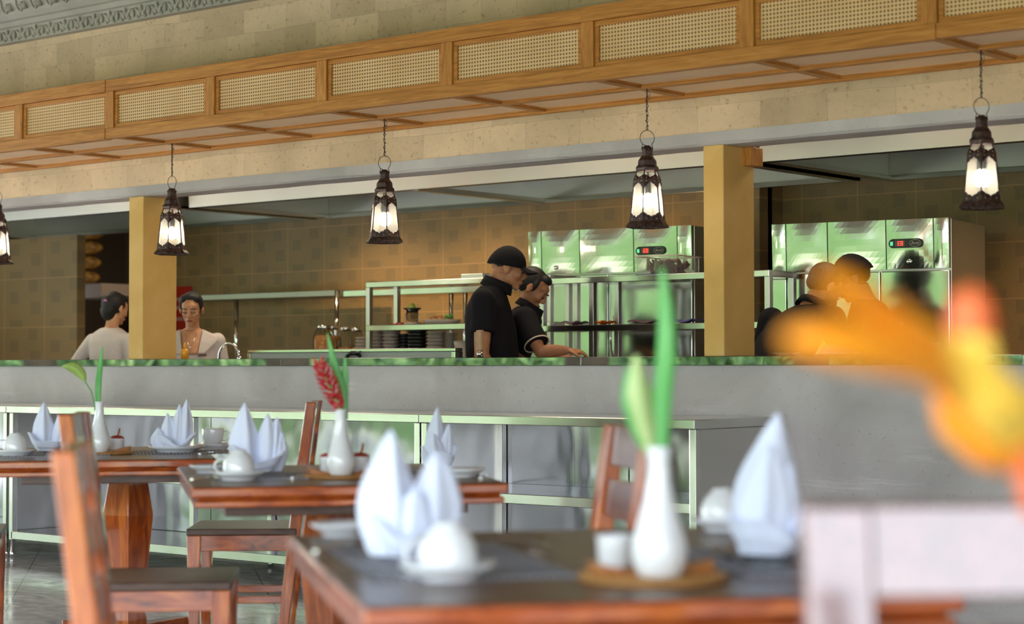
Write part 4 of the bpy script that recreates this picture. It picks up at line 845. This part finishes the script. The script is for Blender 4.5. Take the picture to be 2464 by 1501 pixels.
for i, (x, w) in enumerate(((-.07, .02), (-.02, .018))): MB().tube([(x, -.120, .022), (x+.004, -.120, .09)], w, 10, flat=.2).build('leek_stalk', M['pale'], t, smooth=True)
o = MB().box(-.135, .135, -.15, .15, 0, .0015).build('blue_cloth', flat('blue cloth', (.02, .07, .40), .8)); p2 = t.location; o.location = (p2.x, p2.y, 1.6155); o.rotation_euler = (0, 0, R(8)); tag(o, 'blue cloth under the clear plastic box', 'cloth'); t.location.z = 1.6175
# orange and blue cloths on the middle shelf
for x, c, l, w in ((1452, (.75, .16, .02), 'folded orange cloth on the middle shelf of the right rack', .035), (1385, (.14, .10, .12), 'folded dark cloth left of the orange one', .05), (1650, (.12, .12, .28), 'folded blue grey cloth near the ochre column', .08), (1560, (.16, .09, .12), 'folded dark red cloth in the middle of the rack shelf', .09)):
    p = atY(x, 772, 8.93); o = MB().grid(lambda u, v: Vector(((u-.5)*2*w, (v-.5)*.16, .006+.006*math.sin(u*7+v*3)+.004*math.sin(v*9))), 14, 8).build('folded_cloth', cloth(l.split(' on')[0], c), solid=.008, smooth=True); o.location = (p.x, 8.93, 1.345); tag(o, l, 'cloth', 'folded cloths')
# small things on the ledge
LZ_ = 1.1415
p = atY(1155, 857, 7.45); t = thing('wooden_handle_tool', 'upright wooden handle with steel ferrule standing on the ledge before the cook', 'kitchen tool', (p.x, 7.45, LZ_))
MB().lathe([(.001, 0), (.016, 0), (.016, .036), (.001, .036)], 16, cap=False).build('ferrule', M['chrome'], t, smooth=True); MB().box(-.018, .018, -.012, .012, .036, .142).build('handle', wood('pale handle wood', (.38, .22, .12), (.48, .30, .18), (.55, .36, .22), .6, 0, (9, 9, 2)), t, bevel=.005)
p = atY(426, 862, 7.50); t = thing('sauce_bottle', 'orange yellow squeeze bottle beside the narrow ochre column', 'bottle', (p.x, 7.56, LZ_)); yb = flat('orange plastic', (.85, .38, .02), .35)
MB().lathe([(.001, 0), (.022, 0), (.023, .05), (.016, .062), (.001, .062)], 20).build('bottle', yb, t, smooth=True); MB().lathe([(.012, .062), (.003, .10), (.001, .10)], 14).build('nozzle', yb, t, smooth=True)
p = atY(2022, 856, 7.46); t = thing('wrapped_bowl', 'upturned bowl wrapped in clear film on the ledge under the orange flower', 'bowl', (p.x, 7.46, LZ_))
wm = NM('film wrapped white', (.75, .73, .70), .15); wm.bump(wm.noise(30, 3, v=wm.mapp((1, 1, 4))), .6, .01)
MB().lathe([(.105, .0), (.085, .022), (.058, .052), (.001, .054)], 28).build('bowl', wm.m, t, smooth=True); MB().lathe([(.110, 0), (.112, .006), (.106, .008)], 28).build('rim', b1, t, smooth=True)
gl_ = M['glass']
for x, h, l in ((2152, .145, 'left of two tall clear glasses behind the orange petals'), (2168, .150, 'right of two tall clear glasses behind the orange petals')):
    p = atY(x, 850, 7.55); t_ = MB().lathe([(.001, 0), (.010, 0), (.011, .004), (.0115, h), (.0105, h), (.010, .008), (.001, .008)], 16, cap=False).build('tall_glass', flat('pale glass', (.7, .68, .66), .1), smooth=True); t_.location = (p.x, 7.55, LZ_); tag(t_, l, 'glass', 'tall glasses on the ledge')
p = atY(2248, 854, 7.5); t_ = MB().lathe([(.001, 0), (.026, 0), (.027, .058), (.024, .058), (.023, .006), (.001, .006)], 20, cap=False).build('short_glass', flat('frosted glass', (.6, .56, .52), .3), smooth=True); t_.location = (p.x, 7.5, LZ_); tag(t_, 'short frosted glass on the ledge behind the yellow petals', 'glass')
for x, l in ((1882, 'flat grey dish on the ledge right of the large ochre column'), (1915, 'small flat dish beside the wrapped bowl on the ledge')):
    p = atY(x, 856, 7.42); o = dish('dish', .055 if x < 1900 else .03, .014, b1, l, (p.x, 7.44, LZ_), None)
# red notice on a post of the back wall
p = atY(432, 745, YB-.01); t = thing('red_notice', 'tall red notice with white print on the tiled wall behind the woman', 'sign', (p.x, YB-.001, p.z)); MB().box(-.14, .14, -.004, 0, -.18, .19).build('board', flat('red notice', (.42, .02, .01), .5), t)
wr = MB()
for z in (.07, .0, -.09):
    for x in (-.05, -.02, .01, .04, .07, .10): wr.box(x, x+.018, -.0055, -.004, z, z+.03)
wr.build('white_print', flat('faded white print', (.5, .35, .33), .6), t)
# store room things behind the opening
xa, xb = xo0-.2, xo1+.3
t = thing('storage_shelf', 'dark shelf in the store room behind the woman seen from behind', 'shelf', ((xa+xb)/2, 11.2, 0)); dks = flat('dark brown shelf', (.07, .045, .025), .6)
zs = atY(230, 716, 11.0).z
for z in (1.0, zs): MB().box(xa, xb, 10.95, 11.5, z-.07, z).build('board', dks, t, world=True)
for x in (xa+.02, xb-.02): MB().box(x-.02, x+.02, 10.96, 11.49, 0, zs-.0705).build('side', dks, t, world=True)
p = atY(232, 714, 11.2); o = MB().box(-.32, .32, -.2, .2, 0, .13).build('plastic_crate', flat('milky plastic crate', (.42, .34, .28), .5), bevel=.01); o.location = (p.x, 11.2, zs+.001); tag(o, 'milky plastic crate on the store room shelf', 'crate')
gb = NM('golden wrapped bundles', rough=.35); gb.col(gb.ramp(gb.noise(14, 4), [(.35, (.20, .09, .02)), (.65, (.62, .38, .10))])); p = atY(206, 690, 11.2)
for i in range(4):
    o = MB().ball((0, 0, .07), (.17, .15, .070), 16).build('wrapped_bundle', gb.m, smooth=True); o.location = (p.x+.02*i-.03, 11.2, zs+.133+.139*i); tag(o, 'golden wrapped bundle on the crate, '+('lowest', 'second from below', 'third from below', 'topmost')[i]+' of the pile', 'bundle', 'golden bundles in the store room')
M['lips_m'] = flat('brown lips', (.22, .075, .05), .5)
# ---------------------------------------------------------------- people
def V(*a): return Vector(a)
def ering(c, rx, ry, n=20, M_=None):
    c = Vector(c); return [c+Vector((rx*math.cos(a), ry*math.sin(a), 0)) for a in [2*math.pi*i/n for i in range(n)]]
def torso(mb, rows, grow=0):   # rows: (x, z, depth, halfwidth, y)
    mb.loft([ering((x, y, z), d+grow, w+grow) for x, z, d, w, y in rows])
def head(mb, Mh, fem=False, s=1.0):
    B = lambda c, r, rot=None: mb.ball(Vector(c)*s, tuple(q*s for q in r), 16, M=Mh, rot=rot)
    B((-.012, 0, .030), (.094, .074, .082)); B((.030, 0, -.020), (.058, .060, .080)); B((.040, 0, -.058), (.044, .048, .044))
    B((.070, 0, -.092), (.020, .024, .018)); B((.018, 0, -.050), (.050, .058, .045)); B((.060, 0, .036), (.032, .054, .030))
    mb.tube([V(.086, 0, .018)*s, V(.098, 0, -.008)*s, V(.108, 0, -.028)*s], [.009*s, .010*s, .014*s], 10, M=Mh)
    for y in (-1, 1):
        B((.100, y*.010, -.031), (.010, .010, .008)); B((.066, y*.034, -.020), (.022, .022, .022)); B((.078, y*.030, .012), (.012, .018, .012))
        B((-.002, y*.076, -.006), (.020, .008, .032), (0, -.15, y*.25)); B((-.004, y*.078, -.030), (.010, .007, .012))
    B((.083, 0, -.060), (.017, .024, .015))
def face_bits(p, Mh, s=1.0, man=False):
    for y in (-1, 1):
        MB().tube([V(.090, y*.016, -.002)*s, V(.0925, y*.030, -.007)*s, V(.084, y*.046, -.002)*s], .0028*s, 6, M=Mh).build('eyelid', M['lid'], p, smooth=True)
        MB().tube([V(.099, y*.014, .022)*s, V(.096, y*.032, .027)*s, V(.084, y*.050, .021)*s], .0032*s, 6, M=Mh).build('eyebrow', M['lid'], p, smooth=True)
    MB().ball(V(.098, 0, -.057)*s, (.008*s, .021*s, .0055*s), 10, M=Mh).ball(V(.096, 0, -.065)*s, (.008*s, .018*s, .006*s), 10, M=Mh).build('lips', M['lips_m'] if man else M['lips'], p, smooth=True, remesh=.0025)
def hand(mb, w, d, n, side, curl=.5, s=1.0):
    """w wrist, d direction of the fingers, n back-of-hand normal, side +1 thumb towards d x n"""
    d = Vector(d).normalized(); n = (Vector(n)-d*Vector(n).dot(d)).normalized(); t = d.cross(n)*side
    w = Vector(w)
    mb.loft([[w+d*a*s+t*(b*math.cos(q))*s+n*(c*math.sin(q))*s for q in [2*math.pi*i/12 for i in range(12)]] for a, b, c in ((-.01, .026, .019), (.02, .034, .017), (.055, .041, .014), (.085, .040, .012))])
    for k, (off, L) in enumerate(((.030, .068), (.010, .076), (-.010, .071), (-.029, .056))):
        p = w+d*.082*s+t*off*s; pts = [p-d*.015*s, p]; a = 0; dd = d
        for j, f in enumerate((.45, .32, .23)):
            a += curl*(.55+.25*j); dd = d*math.cos(a)-n*math.sin(a); pts.append(pts[-1]+dd*L*f*s)
        mb.tube(pts, [.0095*s, .0092*s, .0088*s, .008*s, .0065*s], 8)
    p = w+d*.022*s+t*.028*s; q = (d*.6+t*.75-n*.25).normalized(); mb.tube([p-q*.01*s, p+q*.03*s, p+q*.034*s+(d*.9+t*.3-n*.3).normalized()*.028*s, p+q*.034*s+(d*.95-n*.45).normalized()*.052*s], [.013*s, .0115*s, .010*s, .007*s], 8)
def arm(mb, sh, el, wr, s=1.0, r=(.050, .044, .039, .036, .040, .034, .026)):
    sh, el, wr = map(Vector, (sh, el, wr)); mb.tube([sh, sh.lerp(el, .4), sh.lerp(el, .8), el, el.lerp(wr, .25), el.lerp(wr, .65), wr], [q*s for q in r], 12); mb.ball(sh, .054*s, 12); mb.ball(el, .038*s, 10)
def person(label, px, Y, face, build):
    p0 = atY(px, 860, Y); t = thing('person', label, 'person', (p0.x, Y, 0), R(face)); build(t); return t
def legs(mb, x, hipz, s=1.0, grow=0, foot=True):
    for y in (-.09, .09):
        mb.tube([(x, y, hipz), (x+.01, y, hipz*.78), (x+.015, y, hipz*.53), (x-.005, y, hipz*.34), (x-.01, y, .09)], [.085*s+grow, .078*s+grow, .056*s+grow, .054*s+grow, .040*s+grow], 14)
        if foot: mb.ball((x+.05, y, .04), (.125, .045, .040), 12)
def common(t, tr, spec):
    """spec: pelvis (x,z), rows of torso, neck pts, head matrix, arms [(sh, el, wr, dir, nrm, side, curl)], shirt sleeve fraction, shirt material, skin"""
    b = MB(); px_, pz_ = spec['pelvis']; legs(b, px_, pz_); torso(b, spec['rows']); b.tube(spec['neck'], spec.get('neckr', [.060, .054, .053]), 14); head(b, spec['head'], s=spec.get('hs', 1.0))
    for a in spec['arms']: arm(b, a[0], a[1], a[2], spec.get('as', 1.0)); hand(b, a[2], a[3], a[4], a[5], a[6])
    b.build('body', spec['skin'], t, remesh=.0065, sm=5); face_bits(t, spec['head'], spec.get('hs', 1.0), spec['sleeve'] <= 1)
    s_ = MB(); torso(s_, spec['rows'][:spec.get('shirt_rows', 99)], .014 if spec['sleeve'] <= 1 else .010)
    for a in spec['arms']:
        sh, el, wr = map(Vector, a[:3]); f = spec['sleeve']; 
        if f <= 1: s_.tube([sh, sh.lerp(el, f*.5), sh.lerp(el, f)], [.071, .069, .072], 14)
        else: s_.tube([sh, sh.lerp(el, .5), el, el.lerp(wr, (f-1)*.5), el.lerp(wr, f-1)], [.056, .050, .046, .045, .036], 14)
        s_.ball(sh, .072 if f <= 1 else .056, 14)
    s_.build(spec.get('sname', 'shirt'), spec['shirt'], t, remesh=.010, sm=6)
    q = MB(); legs(q, px_, pz_+.02, grow=.014, foot=False); torso(q, [(px_, pz_-.08, .12, .165, 0), (px_, pz_+.02, .125, .165, 0), (px_, pz_+.10, .115, .155, 0)], .004); q.build('trousers', M['darkcloth'], t, remesh=.012, sm=4)
    for y in (-.09, .09): MB().ball((px_+.055, y, .042), (.135, .052, .046), 14).build('shoe', M['black'], t, smooth=True)
def hair(t, Mh, balls, name='hair', s=1.0):
    b = MB()
    for c, r in balls: b.ball(Vector(c)*s, tuple(q*s for q in r), 16, M=Mh)
    b.build(name, M['hair'], t, remesh=.006, sm=3)
def HM(x, y, z, pitch=0, yaw=0, roll=0): return Matrix.Translation((x, y, z)) @ Matrix.Rotation(R(yaw), 4, 'Z') @ Matrix.Rotation(R(pitch), 4, 'Y') @ Matrix.Rotation(R(roll), 4, 'X')
def cap(t, Mh, s=1.0):
    MB().loft([[V(-.012+.109*math.cos(e)*math.cos(a), .089*math.cos(e)*math.sin(a), .018+.106*math.sin(e)-.022*(1-math.cos(a))/2*math.cos(e)**2) for a in [2*math.pi*i/24 for i in range(24)]] for e in [k/7*math.pi/2*.98 for k in range(8)]], M=Mh).build('cap_crown', M['blackcloth'], t, smooth=True)
    MB().grid(lambda u, v: V(.070+.098*v*math.sqrt(max(0, 1-(2*u-1)**2*.75)), (u-.5)*.150*(1-.12*v), .030-.022*(2*u-1)**2-.012*v), 14, 8, M=Mh).build('cap_peak', M['blackcloth'], t, solid=.004, smooth=True)
    MB().ball((-.010, 0, .121), (.007, .007, .004), 8, M=Mh).build('cap_button', M['blackcloth'], t, smooth=True)
def collar(t, c, rx, ry, h, tilt, mat=None):
    MB().loft([[Matrix.Rotation(R(tilt), 4, 'Y') @ V(r*rx*math.cos(a), r*ry*math.sin(a), z)+Vector(c) for a in [2*math.pi*i/24 for i in range(24)]] for z, r in ((0, 1.12), (h, 1.0), (h, .92), (0, .98))]+[], cap=False).build('collar', mat or M['blackcloth'], t, smooth=True, solid=.003)
# --- cook with the black cap
def cook1(t):
    Mh = HM(.082, 0, 1.640, 16)
    common(t, 0, dict(pelvis=(-.02, .90), rows=[(-.01, .88, .12, .165, 0), (.0, 1.0, .135, .160, 0), (-.005, 1.15, .135, .165, 0), (-.016, 1.32, .128, .182, 0), (-.026, 1.43, .108, .188, 0), (-.020, 1.505, .078, .125, 0), (.005, 1.545, .058, .068, 0)],
        neck=[(-.005, 0, 1.48), (.025, 0, 1.55), (.050, 0, 1.61)], neckr=[.064, .060, .058], **{'as': 1.14}, head=Mh, skin=M['skin'], shirt=M['blackcloth'], sleeve=.60,
        arms=[((-.050, -.205, 1.450), (-.060, -.265, 1.16), (.03, -.25, .955), (.6, .3, -.6), (0, -.3, 1), 1, .5), ((-.03, .205, 1.450), (.06, .27, 1.17), (.27, .14, 1.05), (1, -.2, -.2), (0, .3, 1), -1, .5)]))
    hair(t, Mh, [((-.030, 0, .026), (.072, .0755, .060))]); cap(t, Mh); collar(t, (.012, 0, 1.520), .082, .080, .055, 22)
    MB().tube([(.02, -.172, 1.35), (-.10, -.165, 1.15), (-.10, -.175, .95)], [.007]*3, 6).tube([(-.135, -.02, 1.02), (-.15, -.03, .92)], [.03, .05], 10, flat=.3).build('apron_strap', M['black'], t, smooth=True)
person('cook in a black cap and black polo shirt looking down, in profile', 1187, 8.05, 39.5, cook1)
# --- second cook reaching forward
def cook2(t):
    Mh = HM(.045, -.03, 1.545, 40, -8)
    common(t, 0, dict(pelvis=(-.16, .88), rows=[(-.15, .86, .12, .165, 0), (-.15, 1.0, .135, .160, 0), (-.11, 1.14, .130, .165, 0), (-.055, 1.27, .12, .180, 0), (-.015, 1.35, .105, .185, 0), (.0, 1.41, .075, .120, 0), (.02, 1.44, .055, .065, 0)],
        neck=[(-.01, 0, 1.39), (.015, -.01, 1.45), (.035, -.02, 1.50)], head=Mh, skin=M['skin'], shirt=M['blackcloth'], sleeve=.78,
        arms=[((.0, -.205, 1.365), (.085, -.33, 1.180), (.235, -.30, 1.185), (1, .1, -.12), (0, -.2, 1), 1, .85), ((.0, .205, 1.365), (.12, .26, 1.16), (.30, .12, 1.12), (1, -.3, -.1), (0, .2, 1), -1, .5)]))
    hair(t, Mh, [((-.024, 0, .034), (.090, .080, .084)), ((-.050, 0, .0), (.052, .070, .058)), ((.035, 0, .085), (.040, .055, .028)), ((.010, -.068, .020), (.018, .014, .040)), ((.010, .068, .020), (.018, .014, .040))]); collar(t, (.02, -.01, 1.415), .078, .078, .045, 32)
    sh, el = V(.0, -.205, 1.365), V(.085, -.33, 1.180); c = sh.lerp(el, .78); d = (el-sh).normalized(); a1 = d.cross(V(0, 0, 1)).normalized(); a2 = d.cross(a1)
    MB().loft([[c+d*k+(a1*math.cos(q)+a2*math.sin(q))*.073 for q in [2*math.pi*i/24 for i in range(24)]] for k in (-.004, .004)], cap=False).build('sleeve_edge', M['trim'], t, solid=.004)
person('bareheaded cook in black bending forward, reaching right with one hand', 1262, 8.47, 39.5, cook2)
# --- woman facing the camera
def woman_front(t):
    Mh = HM(.050, .0, 1.468, 17, -4)
    common(t, 0, dict(pelvis=(-.0, .84), rows=[(.0, .82, .11, .155, 0), (.0, .95, .10, .130, 0), (.0, 1.05, .10, .135, 0), (.006, 1.15, .110, .150, 0), (-.008, 1.25, .092, .165, 0), (-.018, 1.31, .068, .130, 0), (-.015, 1.34, .050, .060, 0)],
        neck=[(-.012, 0, 1.30), (.0, 0, 1.35), (.02, 0, 1.41)], neckr=[.052, .044, .044], hs=.93, **{'as': .82}, head=Mh, skin=M['skin_f'], shirt=M['whitecloth'], sname='blouse', sleeve=1.85, shirt_rows=6,
        arms=[((-.012, -.158, 1.262), (-.03, -.205, 1.03), (.17, -.12, .98), (1, .3, -.1), (0, -.2, 1), 1, .5), ((-.012, .158, 1.262), (-.03, .205, 1.03), (.17, .12, .98), (1, -.3, -.1), (0, .2, 1), -1, .5)]))
    for y in (-.058, .058): MB().ball((.076, y, 1.145), (.052, .058, .056), 16).build('bust', M['whitecloth'], t, smooth=True)
    hair(t, Mh, [((-.025, 0, .030), (.090, .078, .086)), ((.018, 0, .092), (.050, .050, .026)), ((.026, -.042, .078), (.036, .026, .030)), ((.026, .042, .078), (.036, .026, .030)), ((.004, -.066, .040), (.036, .015, .050)), ((.004, .066, .040), (.036, .015, .050)), ((-.095, 0, -.035), (.040, .045, .040))], s=.95)
    # square neckline and wide pointed collar
    FP = [(1.05, .118), (1.10, .124), (1.15, .128), (1.20, .114), (1.25, .096), (1.31, .062), (1.37, .030)]
    def fx(y, z):
        for (z0, a), (z1, b) in zip(FP, FP[1:]):
            if z <= z1 or z1 > 1.36: return a+(b-a)*(z-z0)/(z1-z0)-y*y*3.2
    MB().grid(lambda u, v: V(fx((u-.5)*(.10+.045*v), 1.175+.155*v)+.006, (u-.5)*(.10+.045*v), 1.175+.155*v), 8, 10).build('neckline_skin', M['skin_f'], t, solid=.004, smooth=True)
    for s in (-1, 1):
        MB().grid(lambda u, v: V(fx((.05+.022*v+u*(.035+.085*v))*.8, 1.18+.15*v-.05*u*v)+.014-.010*u*v, s*(.05+.022*v+u*(.035+.085*v)), 1.175+.16*v-.055*u*v), 6, 10).build('wide_collar', M['whitecloth'], t, solid=.007, smooth=True)
    tag(MB().box(.128, .134, .055, .105, 1.162, 1.178).build('name_badge', flat('dark badge', (.12, .06, .03), .5), t), 'dark name badge')
    MB().tube([(.075, -.035, 1.31), (.118, -.012, 1.235), (.124, .0, 1.222), (.118, .012, 1.235), (.075, .035, 1.31)], .0015, 6).ball((.127, 0, 1.216), .006, 8).build('necklace', M['chrome'], t, smooth=True)
person('woman in a white wide collared blouse facing the camera, eyes lowered', 463, 8.15, -48, woman_front)
# --- woman seen from behind
def woman_back(t):
    Mh = HM(.035, .0, 1.500, 14, -8)
    common(t, 0, dict(pelvis=(-.03, .84), rows=[(-.03, .82, .11, .155, 0), (-.03, .95, .10, .130, 0), (-.025, 1.06, .10, .135, 0), (-.015, 1.17, .108, .150, 0), (-.012, 1.27, .092, .165, 0), (-.012, 1.33, .070, .135, 0), (-.008, 1.365, .052, .062, 0)],
        neck=[(-.006, 0, 1.33), (.005, 0, 1.38), (.02, 0, 1.44)], neckr=[.052, .046, .046], hs=.93, **{'as': .82}, head=Mh, skin=M['skin_f'], shirt=M['whitecloth'], sname='blouse', sleeve=1.85,
        arms=[((-.012, -.165, 1.275), (-.02, -.230, 1.09), (.19, -.17, 1.07), (1, .2, .1), (0, -.2, 1), 1, .5), ((-.012, .165, 1.275), (-.10, .27, 1.10), (.08, .22, 1.02), (1, -.2, -.2), (0, .2, 1), -1, .5)]))
    hair(t, Mh, [((-.025, 0, .030), (.092, .080, .088)), ((-.062, 0, -.030), (.048, .060, .056)), ((-.048, 0, -.058), (.050, .050, .046)), ((.02, 0, .075), (.060, .060, .035))], s=.98)
    tag(MB().tube([Mh @ V(-.108, -.005, .020), Mh @ V(-.112, -.020, .026), Mh @ V(-.108, -.038, .022)], .006, 8).build('hair_clip', flat('pink hair clip', (.55, .18, .50), .3), t, smooth=True), 'shiny pink hair clip')
    MB().loft([ering((-.03, 0, .99), .118, .150), ering((-.028, 0, 1.05), .116, .146)]).build('sash', M['sash'], t, smooth=True)
person('woman in white seen from behind beside the narrow ochre column', 268, 8.35, 96, woman_back)
# --- cook behind the orange flower
def cook3(t):
    Mh = HM(.235, -.02, 1.500, 42, -14)
    common(t, 0, dict(pelvis=(-.16, .88), rows=[(-.16, .86, .12, .165, 0), (-.15, 1.0, .135, .165, 0), (-.07, 1.13, .135, .172, 0), (.02, 1.25, .12, .185, 0), (.10, 1.33, .105, .185, 0), (.14, 1.385, .075, .120, 0), (.165, 1.41, .055, .065, 0)],
        neck=[(.13, 0, 1.36), (.17, 0, 1.41), (.205, -.01, 1.46)], head=Mh, skin=M['skin'], shirt=M['blackcloth'], sleeve=.7,
        arms=[((.09, -.215, 1.33), (.13, -.29, 1.08), (.36, -.20, 1.06), (1, .2, -.1), (0, -.2, 1), 1, .5), ((.09, .215, 1.33), (.10, .30, 1.09), (.33, .16, 1.05), (1, -.2, -.1), (0, .2, 1), -1, .5)]))
    hair(t, Mh, [((-.024, 0, .034), (.092, .081, .088)), ((-.052, 0, -.004), (.050, .068, .056)), ((.030, 0, .088), (.045, .060, .028))]); collar(t, (.16, 0, 1.385), .078, .078, .040, 34)
person('cook in black bending over the ledge, half hidden by the orange flower', 1898, 8.3, 76, cook3)
def cook4(t):
    Mh = HM(.09, 0, 1.555, 28)
    common(t, 0, dict(pelvis=(-.06, .88), rows=[(-.05, .86, .12, .165, 0), (-.05, 1.0, .13, .16, 0), (-.04, 1.14, .13, .165, 0), (-.02, 1.27, .12, .18, 0), (.0, 1.35, .105, .185, 0), (.01, 1.41, .075, .12, 0), (.03, 1.44, .055, .065, 0)],
        neck=[(.01, 0, 1.40), (.035, 0, 1.45), (.06, 0, 1.51)], head=Mh, skin=M['skin'], shirt=M['blackcloth'], sleeve=.7,
        arms=[((.0, -.21, 1.36), (.03, -.27, 1.10), (.24, -.18, 1.05), (1, .2, -.1), (0, -.2, 1), 1, .5), ((.0, .21, 1.36), (.03, .27, 1.10), (.24, .18, 1.05), (1, -.2, -.1), (0, .2, 1), -1, .5)]))
    hair(t, Mh, [((-.030, 0, .020), (.078, .0765, .070)), ((-.045, 0, -.010), (.050, .060, .045))]); cap(t, Mh)
person('second dark clothed cook almost fully hidden behind the orange petals', 2095, 8.78, 215, cook4)
